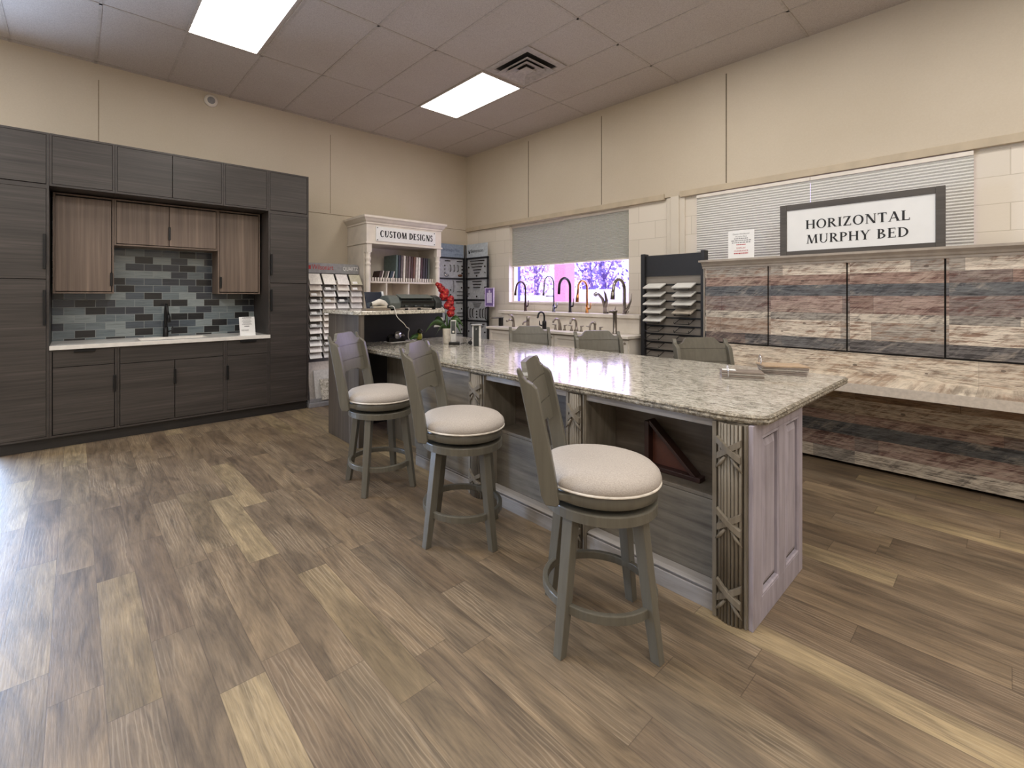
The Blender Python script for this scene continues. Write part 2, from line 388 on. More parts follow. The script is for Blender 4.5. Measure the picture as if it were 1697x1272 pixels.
def m_shade(name, col, trans):
    g = N(name); f = g.noise(g.coord(), 120, 2)
    cc = g.ramp(f, [(0.3, tuple(v * .95 for v in col)), (0.7, col)])
    d = g.n('ShaderNodeBsdfDiffuse', {'Color': cc}); t = g.n('ShaderNodeBsdfTranslucent', {'Color': cc}); mx = g.n('ShaderNodeMixShader', {0: trans})
    g.t.links.new(d.outputs[0], mx.inputs[1]); g.t.links.new(t.outputs[0], mx.inputs[2]); g.t.links.new(mx.outputs[0], g.out.inputs[0]); return g.m

FLOOR = m_floor(); CEIL = m_ceiling(); WALL = m_wall(); BLOCK = m_block()
GRANITE = m_granite(); GEDGE = m_granite_edge(); TILE = m_tile()
CABX = wood('charcoal_laminate', [(0.3, (42, 38, 35)), (0.47, (58, 53, 49)), (0.56, (67, 61, 57)), (0.72, (86, 79, 74))], 'x', 0.42, 70, 1.6, 'Position', 0.05, 12)
CABF = wood('charcoal_frame', [(0.3, (50, 45, 42)), (0.7, (70, 64, 60))], 'x', 0.45, 60, 1.6, 'Position', 0.04)
CABIN = plain('cabinet_shadow_gap', (26, 24, 23), 0.7)
WALNUT = wood('walnut_laminate', [(0.3, (84, 70, 60)), (0.46, (108, 92, 80)), (0.56, (120, 103, 90)), (0.72, (146, 127, 111))], 'z', 0.45, 48, 1.0, 'Position', 0.05, 8)
WALNF = wood('walnut_frame', [(0.3, (92, 77, 66)), (0.7, (128, 110, 96))], 'z', 0.45, 48, 1.0, 'Position', 0.04)
BLACK = plain('black_metal', (22, 21, 21), 0.38, 0.3)
MATTEBLACK = plain('matte_black', (28, 28, 31), 0.5)
QUARTZ = plain('white_quartz', (226, 222, 214), 0.15, 0, 0.03, 20)
PAPER = plain('white_paper', (232, 231, 228), 0.7, 0, 0.01)
INK = plain('black_ink', (22, 21, 22), 0.6, 0, 0.02)
REDINK = plain('red_ink', (176, 46, 48), 0.6, 0, 0.02)
GREYINK = plain('grey_ink', (120, 118, 120), 0.6, 0, 0.02)
WHITEP = plain('white_paint', (224, 216, 204), 0.4, 0, 0.03, 8)
HUTCH = plain('cream_paint', (222, 213, 200), 0.42, 0, 0.03, 8)
TRIMM = plain('trim_paint', (186, 171, 147), 0.6, 0, 0.04, 8)
GREYPL = plain('grey_plastic', (142, 141, 142), 0.45)
STOOLW = wood('sage_grey_paint', [(0.3, (88, 84, 74)), (0.7, (104, 100, 89))], 'z', 0.33, 60, 3, 'Object', 0.03)
CUSH = plain('linen_fabric', (172, 163, 154), 0.85, 0, 0.06, 220, 0.25)
PIPE = plain('piping_fabric', (222, 214, 202), 0.8)
ISLZ = m_glazed('glazed_wood_upright', (98, 90, 78), (122, 114, 101), (140, 132, 119), 'z')
ISLY = m_glazed('glazed_wood_flat', (78, 71, 62), (108, 101, 89), (132, 124, 111), 'y')
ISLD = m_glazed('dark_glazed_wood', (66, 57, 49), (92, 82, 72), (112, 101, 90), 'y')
ISLL = m_glazed('violet_lit_glazed_wood', (134, 126, 132), (160, 152, 161), (178, 170, 179), 'z')  # end panel's purple window light is put into the wood colour
ISLP = m_glazed('plinth_glaze', (116, 110, 104), (144, 138, 132), (160, 154, 149), 'y')
GROOVE = plain('dark_groove', (72, 62, 50), 0.7)
BARW = wood('driftwood_laminate', [(0.3, (62, 56, 51)), (0.5, (86, 79, 72)), (0.72, (116, 108, 99))], 'z', 0.5, 40, 1.2, 'Position', 0.05)
GREYW = wood('grey_veneer', [(0.3, (104, 99, 91)), (0.5, (126, 121, 112)), (0.72, (150, 144, 135))], 'z', 0.5, 34, 1.0, 'Position', 0.05)
CROWNM = plain('stone_paint', (158, 147, 134), 0.5, 0, 0.05, 14)
SIGNW = plain('sign_white', (222, 222, 220), 0.4, 0, 0.015, 5)
SIGNF = wood('sign_frame_wood', [(0.3, (60, 55, 51)), (0.7, (84, 78, 72))], 'y', 0.5, 60, 2, 'Position')
WHT = ((224, 212, 194), (146, 120, 102)); REDB = ((160, 134, 120), (100, 70, 60)); SLT = ((104, 106, 108), (60, 60, 64)); GWH = ((212, 201, 184), (108, 100, 94)); RWD = ((170, 148, 136), (104, 74, 66)); TAN = ((196, 172, 142), (146, 116, 90)); DKG = ((112, 108, 106), (58, 54, 54))
RECL = m_reclaimed('reclaimed_planks', [(.13,) + DKG, (.33,) + WHT, (.42,) + GWH, (.62,) + RWD, (.75,) + SLT, (.87,) + REDB, (1.0,) + WHT], .926, .704)
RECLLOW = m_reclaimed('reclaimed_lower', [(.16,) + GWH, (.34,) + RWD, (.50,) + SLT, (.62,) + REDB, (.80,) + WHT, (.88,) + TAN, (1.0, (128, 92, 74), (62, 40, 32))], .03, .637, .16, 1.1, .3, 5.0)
RECLPALE = m_reclaimed('reclaimed_pale', [(1.0, (218, 206, 187), (166, 144, 124))], .60, .5, 0.0, 3.0, 1.0, 3.0, .12)
CHROME = plain('chrome', (205, 205, 210), 0.12, 1.0, 0.02)
NICKEL = plain('brushed_nickel', (150, 142, 134), 0.3, 1.0, 0.04)
BRONZE = plain('oil_bronze', (62, 44, 40), 0.35, 0.8)
GUN = plain('dark_bronze', (40, 34, 40), 0.35, 0.6)
GOLD = plain('brushed_gold', (186, 128, 72), 0.28, 1.0)
SHADE1 = m_shade('grey_cell_shade', (200, 200, 188), 0.03)
SHADE2 = m_shade('white_cell_shade', (216, 215, 206), 0.05)
GLASS = m_glass(); CLEAR = m_glass('clear_glass', (.95, .97, 1, 1))
LIGHTM = m_emit('light_panel', (255, 251, 246), 8.5)
GRIDM = plain('ceiling_grid_paint', (176, 166, 157), 0.6)
VENTM = plain('vent_paint', (176, 168, 163), 0.5)
VENTD = plain('vent_dark', (40, 37, 36), 0.8)

# ---------------------------------------------------------------- the room
YA, XB, ZC = 6.17, 5.257, 3.785
X0, Y0 = -3.4, -3.6
o = struct('floor', MB().box(X0, XB + .2, Y0, YA + .2, -0.06, 0.0), FLOOR)
o = struct('ceiling', MB().box(X0, XB + .2, Y0, YA + .2, ZC, ZC + 0.06), CEIL)
TX = [3.352 + 0.6372 * i for i in range(-10, 3)]
TY = [4.888 - 1.2205 * i for i in range(-1, 7)]
g = MB()
for x in TX:
    if x < XB: g.box(x - .012, x + .012, Y0, YA, ZC - .004, ZC)
for y in TY:
    if y < YA: g.box(X0, XB, y - .012, y + .012, ZC - .004, ZC)
struct('ceiling_grid', g, GRIDM, o)
# back wall with the cabinets
w = struct('wall_back', MB().box(X0, -2.50, YA, YA + .2, 0, ZC).box(-.60, XB + .2, YA, YA + .2, 0, ZC).box(-2.50, -.60, YA, YA + .2, 2.5, ZC), WALL)
g = MB()
for x in (0.191, 2.734): g.box(x - .004, x + .004, YA - .0015, YA, 2.52, 3.62)
g.box(-.5, XB, YA - .004, YA, 2.505, 2.512)
g.build('panel_seam', plain('wall_seam', (136, 122, 102), 0.8), w)
# window wall: block below, panel above
g = MB()
XO = XB + .2
W1 = (3.074, 5.151, 1.25, 2.475); W2 = (0.182, 2.242, 1.45, 2.475)
g.box(XB, XO, Y0, W2[0], 0, 2.5).box(XB, XO, W2[1], W1[0], 0, 2.5).box(XB, XO, W1[1], YA, 0, 2.5)
g.box(XB, XO, W2[0], W2[1], 0, W2[2]).box(XB, XO, W1[0], W1[1], 0, W1[2])
g.box(XB, XO, W2[0], W2[1], W2[3], 2.5).box(XB, XO, W1[0], W1[1], W1[3], 2.5)
w = struct('wall_right', g, BLOCK)
g = MB().box(XB - .03, XO, Y0, YA, 2.5, ZC)
g.build('upper_panel', WALL, w)
g = MB()
for y in (4.712, 3.444, 1.935): g.box(XB - .0325, XB - .03, y - .005, y + .005, 2.55, 3.70)
g.build('panel_seam', plain('wall_seam_dark', (112, 99, 82), 0.8), w)
struct('trim_1', MB().box(XB - .045, XB - .0, 2.60, YA - .001, 2.478, 2.545).box(XB - .045, XB, Y0, 2.42, 2.478, 2.545), TRIMM, None, .004)
struct('trim_2', MB().box(XB - .035, XB, 2.435, 2.53, 0, 2.50).box(XB - .02, XB, 2.374, 2.435, 0, 2.49).box(XB - .02, XB, 2.53, 2.583, 0, 2.49), plain('pilaster_paint', (212, 203, 188), 0.6, 0, 0.01, 6), None, .004)
# windows
def window(name, W):
    y0, y1, z0, z1 = W
    g = MB(); X = XB + .12; f = .03
    g.box(X - .03, X + .03, y0, y0 + f, z0, z1).box(X - .03, X + .03, y1 - f, y1, z0, z1).box(X - .03, X + .03, y0 + f, y1 - f, z0, z0 + f).box(X - .03, X + .03, y0 + f, y1 - f, z1 - f, z1)
    o = struct(name, g, WHITEP)
    MB().box(X - .004, X + .004, y0 + f, y1 - f, z0 + f, z1 - f).build('pane', GLASS, o)
    MB().box(XB - .012, X - .03, y0 + .001, y1 - .001, z0, z0 + .018).build('sill', WHITEP, o)
    return o
window('window_1', W1); window('window_2', W2)
# other walls of the shop behind the camera; unseen storefront added for the floor's blue sheen
struct('wall_left', MB().box(X0 - .2, X0, Y0, YA + .2, 0, ZC), WALL)
g = MB()
for x in (-2.50, -1.60, -.65): g.box(x, x + .05, YA + .08, YA + .13, 0, 2.5)
g.box(-2.45, -.65, YA + .08, YA + .13, 0, .06).box(-2.45, -.65, YA + .08, YA + .13, 2.44, 2.5)
o = struct('window_3', g, plain('unseen_storefront_frame', (70, 70, 74), 0.4, 0.6))
MB().box(-2.45, -.65, YA + .10, YA + .106, .06, 2.44).build('pane', CLEAR, o)
struct('wall_front', MB().box(X0 - .2, XB + .2, Y0 - .2, Y0, 0, ZC), WALL)

# blinds
def blind(y0, y1, z0, z1, X, mat, pitch, amp, label, grp):
    n = max(2, int((z1 - z0 - .03) / pitch)); pts = []
    for i in range(n * 2 + 1):
        z = z1 - .03 - (z1 - z0 - .05) * i / (2 * n)
        pts.append((X - (amp if i % 2 else 0), z))
    t = thing('cellular_shade', label, 'blind', (X, (y0 + y1) / 2, z0), grp)
    g = MB(); g.loft([[Vector((x, y0, z)) for x, z in pts], [Vector((x, y1, z)) for x, z in pts]], False, False, False)
    g.build('pleated_fabric', mat, t)
    MB().box(X - amp - .008, X + .012, y0, y1, z1 - .035, z1).build('head_rail', WHITEP, t, .002)
    MB().box(X - amp - .004, X + .008, y0, y1, z0, z0 + .02).build('bottom_rail', WHITEP, t, .002)
blind(4.108, 5.15, 1.822, 2.472, XB + .082, SHADE1, .0165, .013, 'grey pleated shade over the far half of the window, beside the room corner', 'shades on the sink window')
blind(3.076, 4.109, 1.822, 2.472, XB + .05, SHADE1, .0165, .013, 'grey pleated shade over the half of the faucet window beside the pilaster', 'shades on the sink window')
blind(1.211, 2.242, 1.47, 2.472, XB - .012, SHADE2, .025, .011, 'pale pleated shade behind the small white notice', 'shades behind the bed')
blind(0.182, 1.209, 1.47, 2.472, XB - .012, SHADE2, .025, .011, 'pale pleated shade behind the framed black lettered sign', 'shades behind the bed')

# ceiling fixtures
def fixture(x0, y0, label):
    t = thing('ceiling_light', label, 'ceiling light', (x0 + .3, y0 + .6, ZC), 'troffer lights in the ceiling grid')
    x1, y1 = x0 + .637, y0 + 1.2205; a = .025
    MB().box(x0, x0 + a, y0, y1, ZC - .012, ZC - .004).box(x1 - a, x1, y0, y1, ZC - .012, ZC - .004).box(x0 + a, x1 - a, y0, y0 + a, ZC - .012, ZC - .004).box(x0 + a, x1 - a, y1 - a, y1, ZC - .012, ZC - .004).build('light_frame', GRIDM, t)
    MB().box(x0 + a, x1 - a, y0 + a, y1 - a, ZC - .009, ZC - .005).build('diffuser', LIGHTM, t)
fixture(3.337, 3.668, 'bright white ceiling light panel beside the air vent')
fixture(0.77, 3.668, 'bright white ceiling light panel above the dark cabinets')
def vent():
    cx, cy = 3.64, 3.318
    t = thing('ceiling_vent', 'square grey louvred air vent next to the ceiling light', 'air vent', (cx, cy, ZC))
    def sq(r, z): return [Vector((cx + sx * r, cy + sy * r, z)) for sx, sy in ((-1, -1), (1, -1), (1, 1), (-1, 1))]
    MB().loft([sq(.30, ZC - .004), sq(.30, ZC - .012), sq(.235, ZC - .016), sq(.225, ZC - .004)], False, False).build('vent_frame', VENTM, t)
    MB().box(cx - .23, cx + .23, cy - .23, cy + .23, ZC - .006, ZC - .003).build('vent_back', VENTD, t)
    for i, (a, b) in enumerate(((.215, .15), (.145, .08))):
        MB().loft([sq(b, ZC - .012), sq(a, ZC - .05 + i * .008), sq(a, ZC - .056 + i * .008), sq(b - .012, ZC - .018)], False, False).build('louvre', VENTM, t)
    MB().loft([sq(.075, ZC - .05), sq(.07, ZC - .056), sq(.01, ZC - .03)], True, False).build('center_cone', VENTM, t)
vent()
t = thing('smoke_detector', 'round white alarm on the wall above the dark cabinets', 'alarm', (1.237, YA, 3.684))
M = Matrix.Translation((1.237, YA, 3.684)) @ Matrix.Rotation(PI / 2, 4, 'X')
MB().lathe([(.072, .0), (.072, .018), (.06, .028), (.05, .03)], M=M).build('body', WHITEP, t)
MB().lathe([(.042, .029), (.042, .033), (.03, .034)], M=M).build('grille', GREYPL, t)

# ---------------------------------------------------------------- cabinet wall
YF, YB = 5.49, YA - .004
def hbar(g, x, z0, z1, side, y=YF):         # finger pull on a door edge
    g.box(x - .009, x + .009, y - .022, y - .003, z0, z1)
def cabinet(name, label, cat, x0, x1, z0, z1, doors, mat=CABX, fmat=CABF, yf=YF, yb=YB, fw=.018, group=None):
    """doors: list of (kind, x0, x1, z0, z1, handle) inset in a face frame"""
    t = thing(name, label, cat, ((x0 + x1) / 2, (yf + yb) / 2, z0), group)
    MB().box(x0 + .001, x1 - .001, yf + .03, yb, z0 + .001, z1 - .001).build('carcass', CABIN, t)
    g = MB(); e = .0008
    s = .019
    g.box(x0 + e, x0 + fw, yf, yf + s, z0, z1).box(x1 - fw, x1 - e, yf, yf + s, z0, z1)
    g.box(x0 + fw, x1 - fw, yf, yf + s, z0, z0 + fw).box(x0 + fw, x1 - fw, yf, yf + s, z1 - fw, z1)
    g.box(x0 + e, x0 + .018, yf + s, yb, z0, z1).box(x1 - .018, x1 - e, yf + s, yb, z0, z1).box(x0 + .018, x1 - .018, yf + s, yb, z0, z0 + .012).box(x0 + .018, x1 - .018, yf + s, yb, z1 - .012, z1)
    g.build('frame', fmat, t)
    for kind, a, b, c, d, h in doors:
        gp = .0028
        dr = MB().box(a + gp, b - gp, yf - .001, yf + .02, c + gp, d - gp).build(kind, mat, t, .0012, 1)
        if h:
            g = MB()
            if h[0] == 'v': g.box(h[1] - .010, h[1] + .010, yf - .026, yf - .0015, h[2], h[3])
            else: g.box(h[1], h[2], yf - .026, yf - .0015, h[3] - .018, h[3])
            g.build('handle', BLACK, dr, .002, 1)
    return t
ZT, ZS, ZN, ZK = 2.80, 2.325, 2.335, .105
XL, XN0, XN1, XR = -.515, -.172, 1.69, 2.158
cabinet('tall_cabinet', 'tall charcoal pantry cabinet at the left end, beside the tile niche', 'cabinet', XL, XN0, ZK, ZS,
        [('door', XL + .018, XN0 - .018, 1.51, ZS - .018, ('v', XN0 - .03, 1.60, 1.905)), ('door', XL + .018, XN0 - .018, ZK + .018, 1.51, ('v', XN0 - .03, 1.105, 1.413))], group='tall cabinets')
cabinet('tall_cabinet', 'narrow tall charcoal cabinet beside the quartz sample rack', 'cabinet', 1.69, XR, ZK, ZS,
        [('door', 1.708, XR - .02, 1.51, ZS - .018, ('v', 1.72, 1.60, 1.84)), ('door', 1.708, XR - .02, ZK + .018, 1.51, ('v', 1.72, 1.19, 1.435))], group='tall cabinets')
TOP = 'charcoal cabinets along the top'
cabinet('top_cabinet', 'charcoal top cabinet above the left tall pantry', 'cabinet', XL, XN0, ZS, ZT, [('door', XL + .018, XN0 - .018, ZS + .022, ZT - .018, None)], group=TOP)
cabinet('top_cabinet', 'single door charcoal top cabinet above the left walnut cupboard', 'cabinet', XN0, .291, ZN, ZT, [('door', -.154, .273, ZN + .018, ZT - .018, None)], group=TOP)
cabinet('top_cabinet', 'double door charcoal top cabinet above the middle of the niche', 'cabinet', .291, 1.224, ZN, ZT, [('door', .309, .756, ZN + .018, ZT - .018, None), ('door', .756, 1.206, ZN + .018, ZT - .018, None)], group=TOP)
cabinet('top_cabinet', 'single door charcoal top cabinet above the right walnut cupboard', 'cabinet', 1.224, 1.69, ZN, ZT, [('door', 1.242, 1.672, ZN + .018, ZT - .018, None)], group=TOP)
cabinet('top_cabinet', 'charcoal top cabinet at the wall end, above the narrow tall cabinet', 'cabinet', 1.69, XR, ZS, ZT, [('door', 1.708, XR - .02, ZS + .022, ZT - .018, None)], group=TOP)
ZC0 = .882
BASE = 'charcoal base cabinets under the white counter'
cabinet('base_cabinet', 'charcoal base cabinet with one drawer, beside the tall pantry', 'cabinet', XN0, .308, ZK, ZC0,
        [('drawer', -.150, .288, .722, ZC0 - .016, ('h', -.007, .146, ZC0 - .012)), ('door', -.150, .288, ZK + .02, .722, ('v', .288, .46, .617))], group=BASE)
cabinet('sink_cabinet', 'wide charcoal sink cabinet with two doors below the black faucet', 'cabinet', .308, 1.24, ZK, ZC0,
        [('false_drawer', .328, 1.222, .715, ZC0 - .016, None), ('door', .328, .776, ZK + .02, .715, ('v', .776, .475, .625)), ('door', .776, 1.222, ZK + .02, .715, None)], group=BASE)
cabinet('base_cabinet', 'charcoal base cabinet with one drawer, under the standing price notice', 'cabinet', 1.24, 1.69, ZK, ZC0,
        [('drawer', 1.258, 1.674, .712, ZC0 - .016, ('h', 1.39, 1.553, ZC0 - .012)), ('door', 1.258, 1.674, ZK + .02, .712, ('v', 1.262, .46, .61))], group=BASE)
o = MB().box(XL, XR - .01, 5.545, 5.57, 0, ZK - .001).build('toe_kick', wood('kick_laminate', [(0.3, (36, 33, 31)), (0.7, (52, 48, 45))], 'x', .5, 50, 1.5, 'Position'), None)
tag(o, 'long dark toe kick running under the charcoal cabinets', 'toe kick')
# walnut uppers
YU = 5.745
WG = 'walnut cupboards in the niche'
cabinet('wall_cabinet', 'tall walnut wall cupboard on the left of the tiles', 'cabinet', -.155, .298, 1.385, 2.325, [('door', -.142, .278, 1.405, 2.30, ('v', .276, 1.46, 1.59))], WALNUT, WALNF, YU, 6.03, .014, WG)
cabinet('wall_cabinet', 'short double door walnut cupboard above the black faucet', 'cabinet', .299, 1.222, 1.865, 2.325, [('door', .315, .760, 1.883, 2.30, None), ('door', .760, 1.206, 1.883, 2.30, ('v', .762, 1.95, 2.085))], WALNUT, WALNF, YU, 6.03, .014, WG)
cabinet('wall_cabinet', 'tall walnut wall cupboard on the right of the tiles', 'cabinet', 1.223, 1.672, 1.385, 2.325, [('door', 1.238, 1.656, 1.405, 2.30, ('v', 1.249, 1.45, 1.575))], WALNUT, WALNF, YU, 6.03, .014, WG)
o = MB().box(-.170, 1.688, 6.04, 6.165, .92, 2.325).build('tile_backsplash', TILE, None); tag(o, 'blue grey glass brick tile backsplash behind the black faucet', 'backsplash')
# counter with sink
t = thing('sink_counter', 'white quartz counter with undermount sink in the tile niche', 'counter', (.76, 5.75, ZC0))
sx0, sx1, sy0, sy1 = .50, 1.10, 5.57, 5.88
MB().box(-.1705, 1.688, 5.488, sy0, ZC0, .92).box(-.1705, 1.703, 5.462, 5.488, ZC0, .92).box(-.1705, 1.688, sy1, 6.039, ZC0, .92).box(-.1705, sx0, sy0, sy1, ZC0, .92).box(sx1, 1.688, sy0, sy1, ZC0, .92).build('slab', QUARTZ, t, .002)
MB().box(sx0, sx0 + .004, sy0, sy1, .884, .916).box(sx1 - .004, sx1, sy0, sy1, .884, .916).box(sx0, sx1, sy0, sy0 + .004, .884, .916).box(sx0, sx1, sy1 - .004, sy1, .884, .916).box(sx0, sx1, sy0, sy1, .8825, .886).build('sink_basin', QUARTZ, t)
# black pull-down faucet
fx, fy = .755, 5.945
t = thing('kitchen_faucet', 'black pull-down kitchen faucet in front of the glass tiles', 'faucet', (fx, fy, .92))
MB().lathe([(.026, 0), (.026, .01), (.024, .10), (.015, .11)], (fx, fy, .92)).build('base', BLACK, t)
pts = [(fx, fy, 1.02 + .04 * i) for i in range(5)] + [(fx, fy - .055 + .055 * math.cos(a), 1.20 + .07 * math.sin(a)) for a in [PI * k / 8 for k in range(1, 9)]] + [(fx + .01, fy - .112, 1.15)]
MB().tube(pts, [.017] * 5 + [.014] * 9).build('spout', BLACK, t)
MB().tube([(fx + .01, fy - .112, 1.165), (fx + .014, fy - .118, 1.13), (fx + .016, fy - .122, 1.08)], [.014, .017, .017]).build('spray_head', BLACK, t)
MB().tube([(fx + .02, fy, .975), (fx + .06, fy, .985), (fx + .065, fy, 1.03)], [.009, .008, .006]).build('handle', BLACK, t)
# standing notice
t = thing('price_notice', 'white printed notice standing at the end of the quartz counter', 'notice', (1.49, 5.58, .92))
MB().prism([(5.55, .92), (5.555, .92), (5.605, 1.125), (5.60, 1.125)], 'x', 1.405, 1.568).prism([(5.54, .92), (5.62, .92), (5.62, .923), (5.54, .923)], 'x', 1.405, 1.568).build('sheet', PAPER, t)
rt, up = (1, 0, 0), Vector((0, .05, .205)).normalized()
def on(x, s, d=.002): return (x, 5.55 + .05 * s - d, .92 + .205 * s)
g = MB(); dashes(g, on(1.487, .92), rt, up, .10, .010); dashes(g, on(1.482, .47), rt, up, .05, .009); g.build('heading', INK, t)
g = MB()
for k, s in enumerate((.84, .78, .73, .68, .63, .58)): dashes(g, on(1.485, s), rt, up, .08 + .012 * (k % 3), .004)
for s in (.30, .27, .24): dashes(g, on(1.46, s), rt, up, .075, .003)
g.build('small_print', GREYINK, t)

# ---------------------------------------------------------------- island
t = thing('kitchen_island', 'long glazed grey island base with fluted posts under the granite counter', 'island', (2.45, 1.9, 0))
XI = 2.085
g = MB()
g.box(2.385, 2.77, .69, 3.11, .0, .834)                      # core with the niche backs
g.box(2.205, 2.385, .83, 1.475, .02, .452).box(2.205, 2.385, 1.60, 2.27, .02, .452).box(2.11, 2.385, 2.43, 3.11, .02, .834)
g.build('body', ISLD, t)
g = MB()
g.box(2.20, 2.384, .83, 1.47, .440, .458).box(2.20, 2.384, 1.60, 2.265, .440, .458)
g.build('niche_shelf', plain('niche_shelf_edge', (112, 103, 90), .5), t, .002)
g = MB()
g.box(2.1985, 2.2045, .83, 1.475, .085, .438).box(2.1985, 2.2045, 1.60, 2.27, .085, .438).box(2.1035, 2.1095, 2.43, 3.108, .10, .80)
g.build('lower_panel', ISLY, t)
g = MB()
for a, b in ((.83, 1.475), (1.60, 2.27), (2.43, 3.11)):
    g = MB()
    g.box(2.10, 2.115, a, b, 0, .075).prism([(2.112, .0755), (2.102, .09), (2.13, .096), (2.197, .086), (2.197, .0755)], 'y', a, b)
    g.build('plinth_board', ISLP, t, .002)
    MB().box(2.095, 2.115, a, b, .80, .834).build('top_rail', ISLP, t, .002)
def post(y0, y1, name='fluted_post'):
    p = MB().box(2.088, 2.384, y0, y1, 0, .834).build(name, ISLZ, t, .003)
    m0, m1 = y0 + .02, y1 - .03
    g = MB(); n = 7; w = (m1 - m0) / n
    for i in range(n):
        yc = m0 + w * (i + .5); bul = .022 * (1 - ((i - 3) / 4.2) ** 2)
        g.tube([(2.088 - bul, yc, .002), (2.088 - bul, yc, .83)], w * .5, 8)
    g.box(2.076, 2.088, y1 - .022, y1 - .006, .002, .83).box(2.08, 2.088, y0 + .004, y0 + .012, .002, .83)
    g.build('reeding', ISLZ, p)
    g = MB()
    for i in range(n + 1):
        yc = m0 + w * i; bul = .012 * (1 - ((i - 3.5) / 4.4) ** 2)
        g.box(2.086 - bul - .0035, 2.088, yc - .0022, yc + .0022, .004, .828)
    g.build('groove', GROOVE, p)
    for zc in (.725, .425, .13):
        g = MB()
        for sgn in (-1, 1):
            pts = []
            for k in range(9):
                f = k / 8; yy = m0 + (m1 - m0) * f
                pts.append((2.088 - .024 - .010 * math.sin(PI * f) - (.004 if sgn > 0 else 0), yy, zc + sgn * (.034 * (f - .5) * 2)))
            rings = [[Vector((x - .006, y, z - .013)), Vector((x - .006, y, z + .013)), Vector((x + .012, y, z + .015)), Vector((x + .012, y, z - .015))] for x, y, z in pts]
            g.loft(rings, True, False)
            pts = [(2.058, (m0 + m1) / 2 - .012 * sgn, zc - .03), (2.058, (m0 + m1) / 2 - .03 * sgn, zc - .06), (2.062, (m0 + m1) / 2 - .05 * sgn, zc - .085)]
            g.tube(pts, [.007, .008, .003], 6)
        g.build('carved_ribbon', ISLZ, p)
post(.690, .83); post(1.475, 1.60); post(2.27, 2.43)
# end panel facing the camera side
p = MB().box(2.088, 2.19, .672, .69, 0, .834).box(2.41, 2.50, .672, .69, .10, .775).box(2.71, 2.77, .672, .69, 0, .834).box(2.19, 2.71, .672, .69, 0, .105).box(2.19, 2.71, .672, .69, .775, .834).build('end_frame', ISLL, t, .003)
for a, b in ((2.19, 2.41), (2.50, 2.71)):
    def q(i, y): return [Vector((a + i, y, .105 + i)), Vector((b - i, y, .105 + i)), Vector((b - i, y, .775 - i)), Vector((a + i, y, .775 - i))]
    MB().loft([q(0.0005, .689), q(.0005, .6735), q(.009, .6705), q(.014, .676), q(.014, .688)], False, False).build('bead_molding', ISLL, t)
    MB().loft([q(.0145, .6875), q(.026, .6865)], False, False).build('glaze_line', GROOVE, t)
    MB().loft([q(.0262, .689), q(.0262, .685), q(.052, .676)], True, False).build('raised_panel', ISLL, t)
# recessed end panel and dark kneehole
MB().box(2.35, 2.37, 3.112, 3.98, .0, .833).build('kneehole_panel', GREYW, t)

# granite counter
t = thing('granite_counter', 'long speckled granite counter with chiselled edge on the island', 'counter', (2.8, 2.5, .835))
def arc(cx, cy, r, a0, a1, n=8): return [(cx + r * math.cos(math.radians(a0 + (a1 - a0) * i / n)), cy + r * math.sin(math.radians(a0 + (a1 - a0) * i / n))) for i in range(n + 1)]
def outline(d):
    return arc(2.06 + .20, .625 + .13, .20 - d, 228, 270, 8)[0:] if False else \
        [(2.06 + d, 4.385), (2.06 + d, .84)] + [(2.06 + d + (.10 - d) * (1 - math.cos(a)), .84 - (.215 - d) * math.sin(a)) for a in [PI / 2 * k / 8 for k in range(1, 9)]] + \
        [(3.50, .625 + d)] + [(3.51 + (.045 - d) * math.sin(a), .67 - (.045 - d) * math.cos(a)) for a in [PI / 2 * k / 6 for k in range(1, 7)]] + [(3.555 - d, 4.385)]
MB().prism(outline(.012), 'z', .836, .8752).build('slab', GRANITE, t)
prof = [(.0125, .8745), (.004, .870), (.0, .866), (.005, .858), (.001, .850), (.004, .842), (.0115, .8365)]
MB().loft([[Vector((x, y, z)) for x, y in outline(d)] for d, z in prof], False, False).build('edge', GEDGE, t)

# raised bar at the far end of the island
t = thing('raised_bar', 'dark raised bar with granite ledge at the far end of the island', 'bar counter', (2.4, 4.2, 0))
MB().box(1.93, 1.985, 3.76, 4.40, 0, 1.189).build('side_panel', BARW, t, .002)
MB().box(1.985, 3.36, 4.40, 4.44, 0, 1.189).build('back_panel', MATTEBLACK, t)
MB().box(1.985, 1.989, 3.765, 4.40, 0, 1.188).build('inner_lining', MATTEBLACK, t)
poly = [(1.90, 3.80), (1.945, 3.735), (2.88, 3.735), (2.91, 3.77), (2.91, 4.30), (3.38, 4.39), (3.38, 4.47), (1.90, 4.47)]
MB().prism(poly, 'z', 1.19, 1.226).build('bar_top', GRANITE, t, .006)
# loose wall bracket stored in the near niche
t = thing('wooden_bracket', 'dark triangular wooden bracket standing in the island niche', 'bracket', (2.31, 1.1, .458))
def pr2(p): return MB().prism(p, 'x', 2.29, 2.35)
pr2([(1.225, .459), (1.25, .459), (1.25, .705), (1.225, .705)]).build('upright', plain('dark_cherry', (52, 30, 24), .4), t, .003)
pr2([(.965, .459), (1.224, .459), (1.224, .482), (.965, .482)]).build('foot_bar', bpy.data.materials['dark_cherry'], t, .003)
pr2([(.985, .483), (1.01, .483), (1.224, .690), (1.224, .715)]).build('brace', bpy.data.materials['dark_cherry'], t, .002)
MB().prism([(1.02, .483), (1.224, .483), (1.224, .68)], 'x', 2.33, 2.336).build('backing', plain('cherry_back', (84, 46, 34), .4), t)

